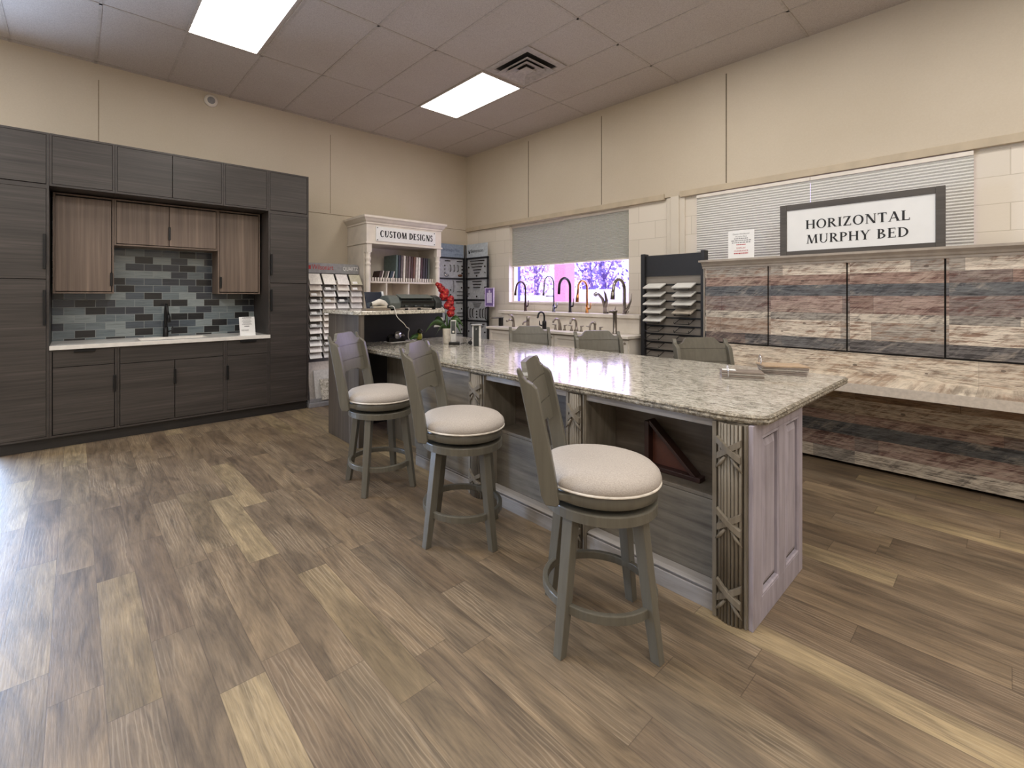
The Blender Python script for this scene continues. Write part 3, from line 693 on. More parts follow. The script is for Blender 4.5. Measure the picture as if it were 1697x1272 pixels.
# ---------------------------------------------------------------- bar stools (facing +x locally)
def make_stool():
    t = thing('bar_stool', '', 'stool')
    a0 = math.radians(60)
    for k in range(4):
        a = k * PI / 2; g = MB(); ca, sa = math.cos(a), math.sin(a); M = Matrix.Rotation(a, 4, 'Z')
        def sq(r, z, h): return [M @ Vector((r + x * h, y * h, z)) for x, y in ((-1, -1), (1, -1), (1, 1), (-1, 1))]
        g.loft([sq(.254, 0, .0185), sq(.230, .16, .021), sq(.182, .522, .0235)], True, False)
        g.build('leg', STOOLW, t, .003)
    MB().ring(.206, .228, .158, .192).build('footrest_ring', STOOLW, t, .004)
    MB().ring(.155, .228, .514, .554, seg=48).build('swivel_ring', STOOLW, t, .005)
    MB().lathe([(.12, .53), (.12, .580)]).build('swivel_plate', BLACK, t)
    MB().lathe([(.222, .574), (.228, .578), (.228, .618), (.222, .622)], seg=48).build('seat_frame', STOOLW, t)
    cu = MB().lathe([(.226, .622), (.237, .630), (.242, .642), (.236, .662), (.216, .681), (.175, .693), (.10, .700), (.02, .702)], seg=48).build('seat_cushion', CUSH, t)
    MB().tube([(.2375 * math.cos(2 * PI * i / 48), .2375 * math.sin(2 * PI * i / 48), .628) for i in range(48)], .0055, 6, True).build('piping', PIPE, cu)
    def cx(z):
        f = max(0, z - .58) / .5
        return -.172 - .072 * f - .026 * f * f
    MB().box(-.205, -.06, -.208, .208, .584, .612).build('back_support', STOOLW, t, .004)
    for s in (-1, 1):
        f = [(cx(z) + .036 - .006 * max(0, z - .70) / .36, z) for z in (.575, .65, .70, .80, .90, .98)]
        f = [(cx(.56) + .026, .564)] + f + [(cx(1.0) + .029, 1.005), (cx(1.02) + .018, 1.022), (cx(1.03) - .002, 1.034), (cx(1.045) - .014, 1.05), (cx(1.07) - .020, 1.078), (cx(1.08) - .028, 1.082)]
        b = [(cx(z) - .032, z) for z in (1.07, 1.0, .9, .8, .7, .60)] + [(cx(.57) - .018, .566)]
        y0, y1 = (.193, .226) if s > 0 else (-.226, -.193)
        MB().prism([(x, z) for x, z in f + b], 'y', y0, y1).build('back_post', STOOLW, t, .005)
    def ztop(y):
        y = abs(y)
        if y < .105: return 1.090
        if y < .165: return 1.090 - .05 * (0.5 - 0.5 * math.cos(PI * (y - .105) / .06))
        return 1.040
    def zbot(y):
        y = abs(y)
        if y < .095: return .818
        if y < .13: return .818 - .018 * (y - .095) / .035
        return .80
    g = MB(); n = 32
    for zl, zh in ((None, .8915), (.8965, .9965), (1.0015, None)):
        rings = []
        for i in range(n + 1):
            y = -.192 + .384 * i / n; bow = .016 * (1 - (y / .192) ** 2) - .004
            z0 = zbot(y) if zl is None else zl; z1 = ztop(y) if zh is None else zh
            rings.append([Vector((cx(z) - bow + d, y, z)) for d, z in ((-.004, z0), (-.004, z1), (-.026, z1), (-.026, z0))])
        g.loft(rings, True, False)
    for zz in (.894, .999):
        rings = []
        for i in range(n + 1):
            y = -.19 + .38 * i / n; bow = .016 * (1 - (y / .192) ** 2) - .004
            rings.append([Vector((cx(z) - bow + d, y, z)) for d, z in ((-.008, zz - .005), (-.008, zz + .005), (-.024, zz + .005), (-.024, zz - .005))])
        g.loft(rings, True, False)
    g.build('back_panel', STOOLW, t)
    return t
proto = make_stool()
SG = 'bar stools around the island'
spots = [(1.652, 1.102, -58, 0, 1.0, 'grey swivel stool with linen seat nearest the fluted corner post'),
         (1.706, 2.045, -55, 0, 1.0, 'middle of the three round seat stools on the open floor side'),
         (1.700, 2.974, -53, 36, 1.0, 'grey stool with linen seat drawn up beside the raised dark bar'),
         (3.640, 3.208, 231, 20, .945, 'grey stool back showing over the counter before the black gooseneck tap'),
         (3.640, 2.333, 233, 10, .945, 'grey stool back beyond the counter, below the column faucet'),
         (3.640, 1.378, 233, 0, .945, 'grey stool back between the wire sample rack and the plank bed')]
for i, (x, y, rz, lr, sz, lab) in enumerate(spots):
    s = proto if i == 0 else copy_tree(proto)
    s.location = (x, y, 0); s.rotation_euler.z = math.radians(rz); s.scale = (1, 1, sz); s['label'] = lab; s['group'] = SG
    for ch in s.children:
        if ch.name.startswith('leg'): ch.rotation_euler.z = math.radians(lr - rz)

# ---------------------------------------------------------------- wall bed of reclaimed boards
XM = 4.70
t = thing('murphy_bed', 'wide folded wall bed faced with weathered multicolour planks and a desk ledge', 'wall bed', (4.95, .84, 0))
Y1, Y2 = -.27, 1.936
MB().box(XM + .03, 5.19, Y1, Y2, 0.03, 1.63).build('case', plain('case_panel', (120, 104, 92), .6), t)
MB().box(XM - .002, 5.19, Y2, Y2 + .012, 0.03, 1.64).box(XM - .002, 5.19, Y1 - .012, Y1, .03, 1.64).build('side_panel', CROWNM, t, .002)
MB().box(XM + .012, XM + .03, Y1, Y2, .91, 1.63).build('backing_board', CABIN, t)
for a, b in ((1.398, 1.928), (.849, 1.388), (.304, .839), (-.262, .294)):
    MB().box(XM - .006, XM + .012, a, b, .926, 1.63).build('front_panel', RECL, t, .0015, 1)
MB().box(XM + .008, XM + .03, Y1, Y2, .70, .9125).build('middle_board', RECLPALE, t)
MB().box(4.255, XM + .02, Y1, Y2, .668, .736).build('desk_ledge', RECLPALE, t, .003)
MB().box(4.252, 4.2548, Y1, Y2, .669, .735).build('edge_band', plain('ledge_edge', (198, 188, 176), .5, 0, .05, 40), t)
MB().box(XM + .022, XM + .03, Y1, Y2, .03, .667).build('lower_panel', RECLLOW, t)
crown = [(XM + .03, 1.622), (XM - .012, 1.628), (XM - .012, 1.645), (XM - .022, 1.652), (XM - .03, 1.668), (XM - .046, 1.682), (XM - .056, 1.69), (XM - .056, 1.708), (5.19, 1.708), (5.19, 1.63), (XM + .03, 1.63)]
MB().prism([(x, z) for x, z in crown], 'y', Y1 - .03, Y2 + .018).build('crown_molding', CROWNM, t)
MB().box(XM - .04, XM + .03, Y2 + .018, Y2 + .045, 1.69, 1.708).build('crown_return', CROWNM, t)
# framed sign on top of the bed
t = thing('framed_sign', 'large dark framed white sign with black serif words, standing on the bed', 'sign', (4.9, .83, 1.709))
XS = 4.89; f = .052
MB().box(XS, XS + .03, .31, .31 + f, 1.709, 2.178).box(XS, XS + .03, 1.357 - f, 1.357, 1.709, 2.178).box(XS, XS + .03, .31 + f, 1.357 - f, 2.178 - f, 2.178).box(XS, XS + .03, .31 + f, 1.357 - f, 1.709, 1.709 + f).build('frame', SIGNF, t, .002)
bd = MB().box(XS + .008, XS + .022, .31 + f, 1.357 - f, 1.709 + f, 2.178 - f).build('sign_board', SIGNW, t)
g = MB()
serif_text(g, 'HORIZONTAL', (XS + .0065, 1.166, 1.948), (0, -1, 0), (0, 0, 1), .076, .668)
serif_text(g, 'MURPHY BED', (XS + .0065, 1.160, 1.820), (0, -1, 0), (0, 0, 1), .076, .655)
g.build('lettering', INK, bd)
t = thing('paper_notice', 'small white paper notice with red print, standing on the bed top', 'notice', (4.9, 1.68, 1.709))
MB().box(4.90, 4.903, 1.568, 1.797, 1.709, 1.995).box(4.903, 4.95, 1.66, 1.70, 1.709, 1.712).build('sheet', PAPER, t)
R_, U_ = (0, -1, 0), (0, 0, 1)
g = MB(); sans(g, 'Queen Horizontal', (4.899, 1.682, 1.955), R_, U_, .020, 'CENTER'); sans(g, 'Murphy Bed', (4.899, 1.682, 1.930), R_, U_, .020, 'CENTER')
for z, w_ in ((1.912, .12), (1.893, .17), (1.874, .16)): dashes(g, (4.899, 1.682, z), R_, U_, w_, .008)
g.build('small_print', GREYINK, t)
g = MB(); dashes(g, (4.899, 1.682, 1.853), R_, U_, .08, .009); sans(g, 'DISPLAY', (4.899, 1.682, 1.817), R_, U_, .022, 'CENTER'); sans(g, 'CLEARANCE', (4.899, 1.682, 1.790), R_, U_, .022, 'CENTER'); dashes(g, (4.899, 1.682, 1.768), R_, U_, .125, .011); g.build('red_print', REDINK, t)

# ---------------------------------------------------------------- black rack with slab samples
t = thing('sample_rack', 'tall black slatted rack with wire hooks beside the plank bed', 'display rack', (4.85, 2.3, 0))
XK = 4.80
MB().box(XK - .03, XK + .06, 2.600, 2.645, 0, 1.82).build('post', MATTEBLACK, t, .003); MB().box(XK - .03, XK + .06, 1.968, 2.005, 0, 1.82).build('post', MATTEBLACK, t, .003)
MB().box(XK, XK + .03, 2.005, 2.600, 1.575, 1.80).build('header', MATTEBLACK, t)
MB().box(XK + .012, XK + .03, 2.005, 2.600, .08, 1.574).build('slat_panel', wood('rack_grey_board', [(0.3, (108, 101, 93)), (0.7, (140, 133, 124))], 'y', .6, 30, 2, 'Position'), t)
g = MB()
for k in range(16): g.box(XK + .004, XK + .0125, 2.005, 2.600, 1.484 - .0875 * k - .011, 1.484 - .0875 * k + .004)
g.build('slat_rail', BLACK, t)
def hook(yc, z):
    g = MB(); a = .075
    g.tube([(XK + .005, yc + a, z + .035), (XK - .12, yc + a, z - .01), (XK - .125, yc + a, z + .012)], .0032, 6)
    g.tube([(XK + .005, yc - a, z + .035), (XK - .12, yc - a, z - .01), (XK - .125, yc - a, z + .012)], .0032, 6)
    g.tube([(XK - .12, yc + a, z - .01), (XK - .12, yc - a, z - .01)], .0032, 6)
    g.tube([(XK + .003, yc + a, z + .035), (XK + .003, yc - a, z + .035)], .0032, 6)
    g.build('wire_hook', BLACK, t)
SAMW = plain('marble_sample', (222, 220, 214), .25, 0, .03, 9); SAMG = plain('grey_marble_sample', (176, 166, 152), .3, 0, .12, 14)
def slab(yc, z, mat, lab):
    M = Matrix.Translation((XK - .058, yc, z + .035)) @ Matrix.Rotation(math.radians(-20), 4, 'Y')
    o = MB().box(-.075, .060, -.098, .098, -.006, .008, M=M).build('slab_sample', mat, None, .0015, 1)
    tag(o, lab, 'stone sample', 'stone samples on the black rack')
for k in range(10):
    z = 1.435 - .0875 * k
    hook(2.47, z)
    if k < 5: slab(2.47, z, SAMW, 'white stone sample, %s from the top in the left stack of the black rack' % ORD[k])
    hook(2.155, z)
    if k < 4: slab(2.155, z, SAMG if k == 3 else SAMW, ('grey beige stone sample, lowest in the right stack of the black rack' if k == 3 else 'white stone sample, %s from the top in the right stack of the black rack' % ORD[k]))

# ---------------------------------------------------------------- faucet display under the window
t = thing('display_vanity', 'long white vanity cabinet below the faucet window', 'cabinet', (4.9, 3.8, 0))
MB().box(4.66, 5.02, 2.72, 4.95, .0, .885).build('carcass', WHITEP, t)
MB().box(4.60, 5.02, 2.70, 4.985, .886, .918).build('vanity_top', WHITEP, t, .004)
ys = [4.95, 4.35, 3.75, 3.15, 2.72]
for a, b in zip(ys, ys[1:]):
    for z0, z1, nm in ((.69, .87, 'drawer'), (.12, .68, 'door')):
        lo, hi = b + .006, a - .006; r = .045
        d = MB().box(4.638, 4.66, lo, lo + r, z0, z1).box(4.638, 4.66, hi - r, hi, z0, z1).box(4.638, 4.66, lo + r, hi - r, z0, z0 + r).box(4.638, 4.66, lo + r, hi - r, z1 - r, z1).box(4.648, 4.66, lo + r, hi - r, z0 + r, z1 - r).build(nm, WHITEP, t, .002)
        MB().ball((4.625, lo + .03, z1 - .03), .012).build('knob', NICKEL, d)
t = thing('faucet_ledge', 'white raised ledge holding the tall faucets below the window', 'ledge', (5.13, 3.9, 0))
MB().box(5.021, 5.235, 2.80, 5.085, .0, 1.096).build('riser', WHITEP, t)
MB().box(4.985, 5.24, 2.78, 5.12, 1.097, 1.140).build('ledge_top', WHITEP, t, .005)
FG = 'tall faucets on the white ledge'
def arch(x, y, z0, zt, reach, r=None, n=10, dz=.0, dy=0.0):
    """riser, half-circle toward -x, drop"""
    R = reach / 2; zc = zt - R
    pts = [(x, y, z0), (x, y, (z0 + zc) / 2), (x, y, zc)]
    pts += [(x - R + R * math.cos(PI * k / n), y + dy * k / n, zc + R * math.sin(PI * k / n)) for k in range(1, n + 1)]
    if dz: pts.append((x - 2 * R - .01, y + dy, zc - dz))
    return pts
def tap(y, mat, label, zt, reach, drop, r=.013, head=.016, hlen=.06, x=5.11, z=1.141, hr=.10, coil=False, group=FG, straight=False):
    t = thing('tall_faucet' if z > 1 else 'basin_faucet', label, 'faucet', (x, y, z), group)
    MB().lathe([(.024, 0), (.024, .008), (.019, .014), (.018, hr)], (x, y, z), 16).build('base', mat, t)
    pts = arch(x, y, z + hr * .9, zt, reach, dz=drop)
    MB().tube(pts, r, 10).build('spout', mat, t)
    if not straight:
        e = Vector(pts[-1]); d = Vector((-.12, 0, -1)).normalized()
        MB().tube([e - d * .01, e + d * hlen * .4, e + d * hlen], [r * 1.05, head, head * 1.1], 10).build('spray_head', mat, t)
    MB().tube([(x, y - .012, z + hr * .55), (x, y - .045, z + hr * .6), (x, y - .055, z + hr * .75), (x, y - .058, z + hr * 1.35)], [.011, .011, .007, .005], 8).build('handle', mat, t)
    if coil:
        g = MB(); g.tube([(x, y, z + .22), (x - .10, y, z + .22), (x - .165, y, z + .22)], .006, 6); g.build('support_arm', mat, t)
    return t
tap(4.666, BRONZE, 'dark bronze arched faucet nearest the room corner on the ledge', 1.570, .20, .04, hr=.12)
tap(4.134, plain('grey_chrome', (112, 112, 124), .22, .9), 'slim chrome spring faucet with high arch before the pink post', 1.635, .20, .09, r=.0095, head=.013, hlen=.08, coil=True)  # chrome toned down to grey to stand out from the pink post
tap(3.855, GUN, 'near black plain gooseneck faucet before the pink post', 1.600, .23, .10, r=.018, hr=.14, straight=True)
tap(3.585, GOLD, 'brushed gold faucet with hanging spray head on the ledge', 1.560, .19, .08, hlen=.10, head=.020)
t = thing('tall_faucet', 'low chrome two horned faucet on the ledge, left of the nickel one', 'faucet', (5.11, 3.315, 1.141), FG)
MB().tube([(5.11, 3.315, 1.141), (5.10, 3.315, 1.24), (5.05, 3.315, 1.33), (4.97, 3.315, 1.385), (4.93, 3.315, 1.392)], [.026, .022, .018, .015, .013], 10).build('spout', NICKEL, t)
MB().tube([(4.935, 3.315, 1.392), (4.915, 3.315, 1.39), (4.895, 3.315, 1.375)], [.014, .026, .024], 10).build('spray_head', CHROME, t)
MB().tube([(5.10, 3.30, 1.22), (5.09, 3.28, 1.31), (5.06, 3.28, 1.39), (5.03, 3.28, 1.43)], [.018, .020, .013, .004], 10).build('handle', NICKEL, t)
t = tap(3.046, NICKEL, 'large brushed nickel arched faucet at the pilaster end of the ledge', 1.560, .24, .03, r=.019, head=.024, hlen=.09, hr=.03)
MB().tube([(5.11, 3.046, 1.16), (5.10, 2.99, 1.22), (5.10, 2.955, 1.30), (5.10, 2.945, 1.39)], [.020, .016, .010, .004], 8).build('lever', NICKEL, t)
LG = 'basin faucets on the vanity top'
zl, xl = .919, 4.82
t = thing('basin_faucet', 'black square box faucet with flat spout at the corner end', 'faucet', (xl, 4.89, zl), LG)
MB().box(xl - .025, xl + .025, 4.865, 4.915, zl, zl + .115).build('body', BLACK, t, .003); MB().box(xl - .17, xl + .03, 4.862, 4.918, zl + .1155, zl + .127).build('spout', BLACK, t, .002)
t = thing('basin_faucet', 'brushed nickel waterfall faucet with curved open spout', 'faucet', (xl, 4.632, zl), LG)
MB().tube([(xl, 4.632, zl), (xl, 4.632, zl + .06), (xl - .005, 4.632, zl + .12), (xl - .04, 4.632, zl + .165), (xl - .11, 4.632, zl + .175)], [.024, .018, .015, .013, .006], 10).build('body', NICKEL, t)
MB().tube([(xl - .005, 4.632, zl + .085), (xl - .07, 4.632, zl + .105), (xl - .14, 4.632, zl + .085)], [.012, .014, .016], 8).build('spout', NICKEL, t)
t = thing('basin_faucet', 'short nickel single hole faucet with slanted spout', 'faucet', (xl, 4.354, zl), LG)
MB().lathe([(.024, 0), (.022, .11), (.022, .155), (.018, .16)], (xl, 4.354, zl), 14).build('body', NICKEL, t); MB().tube([(xl, 4.354, zl + .10), (xl - .09, 4.354, zl + .075), (xl - .11, 4.354, zl + .05)], .012, 8).build('spout', NICKEL, t)
t = thing('basin_faucet', 'black gooseneck basin faucet on the lower vanity top', 'faucet', (xl, 4.06, zl), LG)
MB().lathe([(.030, 0), (.028, .10), (.020, .11)], (xl, 4.06, zl), 14).build('base', BLACK, t); MB().tube(arch(xl, 4.06, zl + .10, zl + .228, .13, dz=.01), .012, 8).build('spout', BLACK, t); MB().tube([(xl, 4.075, zl + .04), (xl - .01, 4.13, zl + .05), (xl - .01, 4.135, zl + .11)], [.014, .010, .005], 8).build('handle', BLACK, t)
def lever(y, out, t):
    g = MB(); g.lathe([(.022, 0), (.012, .025), (.010, .05), (.015, .066), (.006, .072)], (xl, y, zl), 12); g.tube([(xl, y, zl + .064), (xl - .01, y + out * .035, zl + .070), (xl - .012, y + out * .048, zl + .072)], [.007, .006, .004], 8)
    g.build('handle', NICKEL, t)
def widespread(y, label, h, kind):
    t = thing('widespread_faucet', label, 'faucet', (xl, y, zl), 'three piece nickel faucets')
    lever(y + .074, 1, t); lever(y - .074, -1, t)
    if kind == 0: MB().tube([(xl, y, zl), (xl - .005, y, zl + .08), (xl - .03, y, zl + .135), (xl - .08, y, zl + .15), (xl - .13, y, zl + .125), (xl - .14, y, zl + .10)], [.026, .018, .015, .013, .012, .012], 10).build('spout', NICKEL, t)
    elif kind == 1:
        g = MB(); g.lathe([(.032, 0), (.018, .03), (.014, .06)], (xl, y, zl), 12); g.tube(arch(xl, y, zl + .05, zl + .152, .12, dz=.0), .013, 8); g.build('spout', NICKEL, t)
    else:
        g = MB(); g.lathe([(.026, 0), (.015, .025), (.013, .08), (.018, .10), (.012, .13), (.004, .138)], (xl, y, zl), 12); g.tube([(xl, y, zl + .10), (xl - .05, y, zl + .125), (xl - .09, y, zl + .105), (xl - .12, y, zl + .07)], .011, 8); g.build('spout', NICKEL, t)
widespread(3.797, 'nickel three piece faucet with a thick curved spout, first right of the black gooseneck', .15, 0)
widespread(3.541, 'nickel three piece faucet with a round gooseneck, middle of the three sets', .15, 1)
widespread(3.267, 'nickel three piece faucet with crane spout, beside the column faucet', .13, 2)
t = thing('vessel_faucet', 'tall nickel column faucet standing alone on the vanity top', 'faucet', (xl, 2.996, zl), LG)
MB().lathe([(.030, 0), (.030, .01), (.023, .02), (.023, .25), (.032, .262), (.030, .275), (.008, .28)], (xl, 2.996, zl), 16).build('body', NICKEL, t)
MB().tube([(xl, 2.996, zl + .245), (xl - .09, 2.996, zl + .262), (xl - .15, 2.996, zl + .25)], [.016, .013, .012], 8).build('spout', NICKEL, t); MB().tube([(xl, 2.996, zl + .27), (xl + .01, 2.99, zl + .32)], [.008, .005], 8).build('handle', NICKEL, t)

# ---------------------------------------------------------------- white display hutch on the back wall
t = thing('display_hutch', 'tall cream hutch with cornice, turned columns and a lettered sign', 'hutch', (3.62, 5.88, 0))
hx0, hx1, hy0, hy1 = 2.992, 4.25, 5.60, 6.165
MB().box(hx0, hx0 + .04, hy0 + .08, hy1, .92, 2.08).build('side_panel', HUTCH, t, .002); MB().box(hx1 - .04, hx1, hy0 + .08, hy1, .92, 2.08).build('side_panel', HUTCH, t, .002)
MB().box(hx0 + .04, hx1 - .04, hy1 - .02, hy1, .92, 2.08).build('back_panel', HUTCH, t)
MB().box(hx0, hx1, hy0 - .02, hy1, 0, .90).build('lower_case', HUTCH, t, .003); MB().box(hx0, hx1 + .02, hy0 - .05, hy1, .90, .92).build('counter_top', HUTCH, t, .004)
MB().box(hx0, hx1, hy0, hy1, 2.095, 2.34).box(hx0 - .014, hx1 + .014, hy0 - .014, hy1, 2.072, 2.095).build('fascia', HUTCH, t, .003)
cr = [(0, 2.335), (-.012, 2.34), (-.012, 2.362), (-.03, 2.378), (-.048, 2.404), (-.062, 2.42), (-.062, 2.447), (.2, 2.447), (.2, 2.335)]
def crring(dz): pass
g = MB()
rings = []
for d, z in [(0.0, 2.336), (.012, 2.341), (.012, 2.362), (.03, 2.378), (.048, 2.404), (.064, 2.42), (.064, 2.447)]:
    rings.append([Vector((hx0 - d, hy1, z)), Vector((hx0 - d, hy0 - d, z)), Vector((hx1 + d, hy0 - d, z)), Vector((hx1 + d, hy1, z))])
g.loft(rings, True, False); g.build('cornice', HUTCH, t)
for cxm in (hx0 + .043, hx1 - .043):
    c = MB().box(cxm - .04, cxm + .04, hy0 + .002, hy0 + .08, 1.955, 2.072).build('column', HUTCH, t, .003)
    MB().lathe([(.036, .92), (.036, 1.02), (.028, 1.03), (.031, 1.30), (.034, 1.60), (.036, 1.76), (.030, 1.775), (.040, 1.79), (.040, 1.805), (.030, 1.815), (.034, 1.85), (.040, 1.868), (.040, 1.885), (.031, 1.895), (.036, 1.94), (.040, 1.955)], (cxm, hy0 + .041, 0), 20).build('turned_shaft', HUTCH, c)
MB().box(hx0 + .041, hx1 - .041, hy0 + .09, hy1 - .021, 1.545, 1.568).build('shelf', HUTCH, t)
for x in (3.36, 3.73): MB().box(x - .009, x + .009, hy0 + .10, hy1 - .021, .921, 1.544).build('divider', HUTCH, t)
g = MB(); x = hx0 + .05
while x < hx1 - .06: g.box(x, x + .022, hy0 + .085, hy0 + .10, 1.569, 1.62); x += .042
g.build('plate_rail', HUTCH, t)
sp = MB().box(3.128, 4.131, hy0 - .012, hy0 - .001, 2.112, 2.312).build('sign_plate', PAPER, t, .002)
g = MB(); serif_text(g, 'CUSTOM', (3.188, hy0 - .0135, 2.172), (1, 0, 0), (0, 0, 1), .090, .435, .27, .06, .12); serif_text(g, 'DESIGNS', (3.665, hy0 - .0135, 2.172), (1, 0, 0), (0, 0, 1), .090, .415, .27, .06, .12); g.build('lettering', INK, sp)
for x in (3.15, 4.109):
    for z in (2.13, 2.294): MB().ball((x, hy0 - .016, z), .008, sy=.6).build('screw', plain('screw', (60, 58, 56), .4, .8) if 'screw' not in bpy.data.materials else bpy.data.materials['screw'], sp)
# door sample boards on the hutch shelf
BC = [((92, 108, 104), 'sage green'), ((44, 50, 60), 'navy'), ((106, 94, 92), 'mauve grey'), ((214, 206, 194), 'white'), ((98, 84, 74), 'brown grey'), ((120, 102, 98), 'dusty mauve'), ((72, 44, 34), 'chestnut'), ((112, 76, 58), 'rust brown'), ((216, 208, 198), 'ivory'), ((224, 218, 208), 'bright white'), ((70, 44, 40), 'maroon'), ((54, 46, 44), 'espresso'), ((42, 40, 42), 'charcoal'), ((82, 88, 78), 'olive grey')]
x = 3.515
for i, (c, nm) in enumerate(BC):
    w_ = .032 if i else .03
    m = plain('board_' + nm.replace(' ', '_'), c, .45)
    sh = -.02
    o = MB().prism([(x, 1.569), (x + w_, 1.569), (x + w_ + sh * -.3 + .008, 1.955 - .004 * i * .5), (x + .008 - sh * .3, 1.955 - .004 * i * .5)], 'y', 5.715, 6.06).build('door_sample', m, None, .002, 1)
    tag(o, '%s door sample board, %s of the tall boards on the hutch shelf' % (nm, ORD[i]), 'sample board', 'tall door samples on the hutch shelf')
    x += w_ + .0115
for i, (c, nm) in enumerate([((66, 48, 42), 'dark brown'), ((92, 88, 76), 'olive'), ((52, 66, 74), 'slate blue')]):
    x = 3.225 + .088 * i; m = plain('small_board_' + str(i), c, .45)
    t = thing('small_door_sample', 'small leaning %s sample with pale edge on the hutch shelf' % nm, 'sample board', (x, 5.75, 1.569), 'small door samples on the hutch shelf')
    MB().prism([(x, 1.569), (x + .045, 1.569), (x + .085, 1.715), (x + .04, 1.715)], 'y', 5.71, 5.90).build('face', m, t)
    MB().prism([(x + .0455, 1.569), (x + .060, 1.569), (x + .100, 1.715), (x + .0855, 1.715)], 'y', 5.71, 5.90).build('edge', WHITEP, t)
o = MB().box(3.06, 3.30, 6.09, 6.12, 1.569, 1.82).box(3.065, 3.295, 6.082, 6.09, 1.78, 1.815).box(3.065, 3.295, 6.082, 6.09, 1.574, 1.76).build('panel_door_sample', plain('greige_board', (160, 150, 142), .5), None, .002)
tag(o, 'greige framed door sample leaning at the back of the hutch shelf', 'sample board')

# ---------------------------------------------------------------- quartz sample stand by the cabinets
t = thing('quartz_stand', 'grey floor stand with lettered header holding rows of quartz tiles', 'display stand', (2.6, 5.75, 0))
yq = 5.80; xq0, xq1 = 2.185, 2.985
poly = [(xq0, .06), (xq1, .06), (xq1, 1.745)] + [(xq1 - .045 + .045 * math.cos(a), 1.745 + .045 * math.sin(a)) for a in (PI / 6, PI / 3, PI / 2)] + [(xq0 + .02, 1.79), (xq0, 1.77)]
bk = MB().prism(poly, 'y', yq, yq + .03).build('back_board', GREYPL, t)
MB().box(xq0 + .01, xq1 - .01, yq - .012, yq - .001, .575, 1.66).build('peg_panel', plain('dark_peg_panel', (52, 48, 45), .6), t)
MB().box(xq0 - .02, xq1 + .003, 5.49, yq + .05, 0.0, .055).build('base_tray', GREYPL, t, .006)
MB().box(xq0, xq1, 5.60, yq - .002, .055, .075).box(xq0, xq1, 5.52, 5.528, .056, .10).build('slab_bin', GREYPL, t, .002)
g = MB(); sans(g, 'Wilsonart', (2.32, yq - .002, 1.705), (1, 0, 0), (0, 0, 1), .094, 'LEFT', .76); g.box(2.245, 2.305, yq - .003, yq - .001, 1.708, 1.755); g.build('red_lettering', REDINK, bk)
g = MB(); sans(g, 'QUARTZ', (2.745, yq - .002, 1.705), (1, 0, 0), (0, 0, 1), .068, 'LEFT', .80); g.build('white_lettering', PAPER, bk)
TM = [(plain('quartz_tile_%d' % i, c, .2, 0, .05, 40), nm) for i, (c, nm) in enumerate([((222, 216, 206), 'cream'), ((200, 190, 178), 'beige'), ((206, 203, 200), 'pale grey'), ((178, 172, 148), 'olive'), ((88, 82, 76), 'dark grey'), ((150, 138, 124), 'taupe'), ((50, 48, 50), 'black'), ((214, 206, 200), 'white')])]
pat = [[0, 0, 7, 3], [1, 4, 1, 5], [5, 2, 2, 2], [4, 5, 6, 7], [2, 7, 2, 2], [4, 2, 2, 2], [1, 1, 0, 2], [4, 1, 0, 2], [7, 7, 7, 0], [4, 7, 7, 0], [2, 4, 7, 0], [7, 2, 7, 0], [2, 2, 7, 0]]
for r in range(13):
    for c in range(4):
        if r > 6 and c > 1: continue
        k = pat[r][c]; m, nm = TM[k]
        x = 2.225 + .186 * c; zb = 1.505 - .0775 * r; yb = 5.625
        dy, dz = .092, .135
        n_ = Vector((0, -dz, dy)).normalized() * .012
        tt = thing('quartz_tile', '%s quartz tile in column %s from the left, row %s of the grey stand' % (nm, ['one', 'two', 'three', 'four'][c], ['one', 'two', 'three', 'four', 'five', 'six', 'seven', 'eight', 'nine', 'ten', 'eleven', 'twelve', 'thirteen'][r]), 'quartz sample', (x + .075, yb, zb), 'quartz tiles on the grey stand')
        A = [Vector((x, yb, zb)), Vector((x + .158, yb, zb)), Vector((x + .158, yb + dy, zb + dz)), Vector((x, yb + dy, zb + dz))]
        g = MB(); g.loft([A, [p + n_ for p in A]], True, False); g.build('stone', m, tt, .0015, 1)
        if k in (3, 4, 5, 6):
            B = [Vector((x + .02, yb, zb)) + n_ * 1.08 + Vector((0, dy, dz)) * f for f in (.08, .3)]
            MB().face([B[0], B[0] + Vector((.07, 0, 0)), B[1] + Vector((.07, 0, 0)), B[1]]).build('label_sticker', PAPER, tt)
for i, (x0_, x1_, z1_, y_, m, nm) in enumerate([(2.215, 2.56, .53, 5.70, TM[7][0], 'tall white quartz slab at the back of the floor bin'), (2.27, 2.62, .43, 5.65, TM[2][0], 'pale grey quartz slab in the middle of the floor bin'), (2.335, 2.66, .32, 5.60, m_granite('speckled_slab'), 'speckled terrazzo slab at the front of the floor bin')]):
    o = MB().prism([(y_ - .10, .1 if False else .0765), (y_ - .082, .0765), (y_ - .002, z1_), (y_ - .02, z1_)], 'x', x0_, x1_).build('quartz_slab', m, None, .002, 1)
    tag(o, nm, 'stone slab', 'slabs in the floor bin')

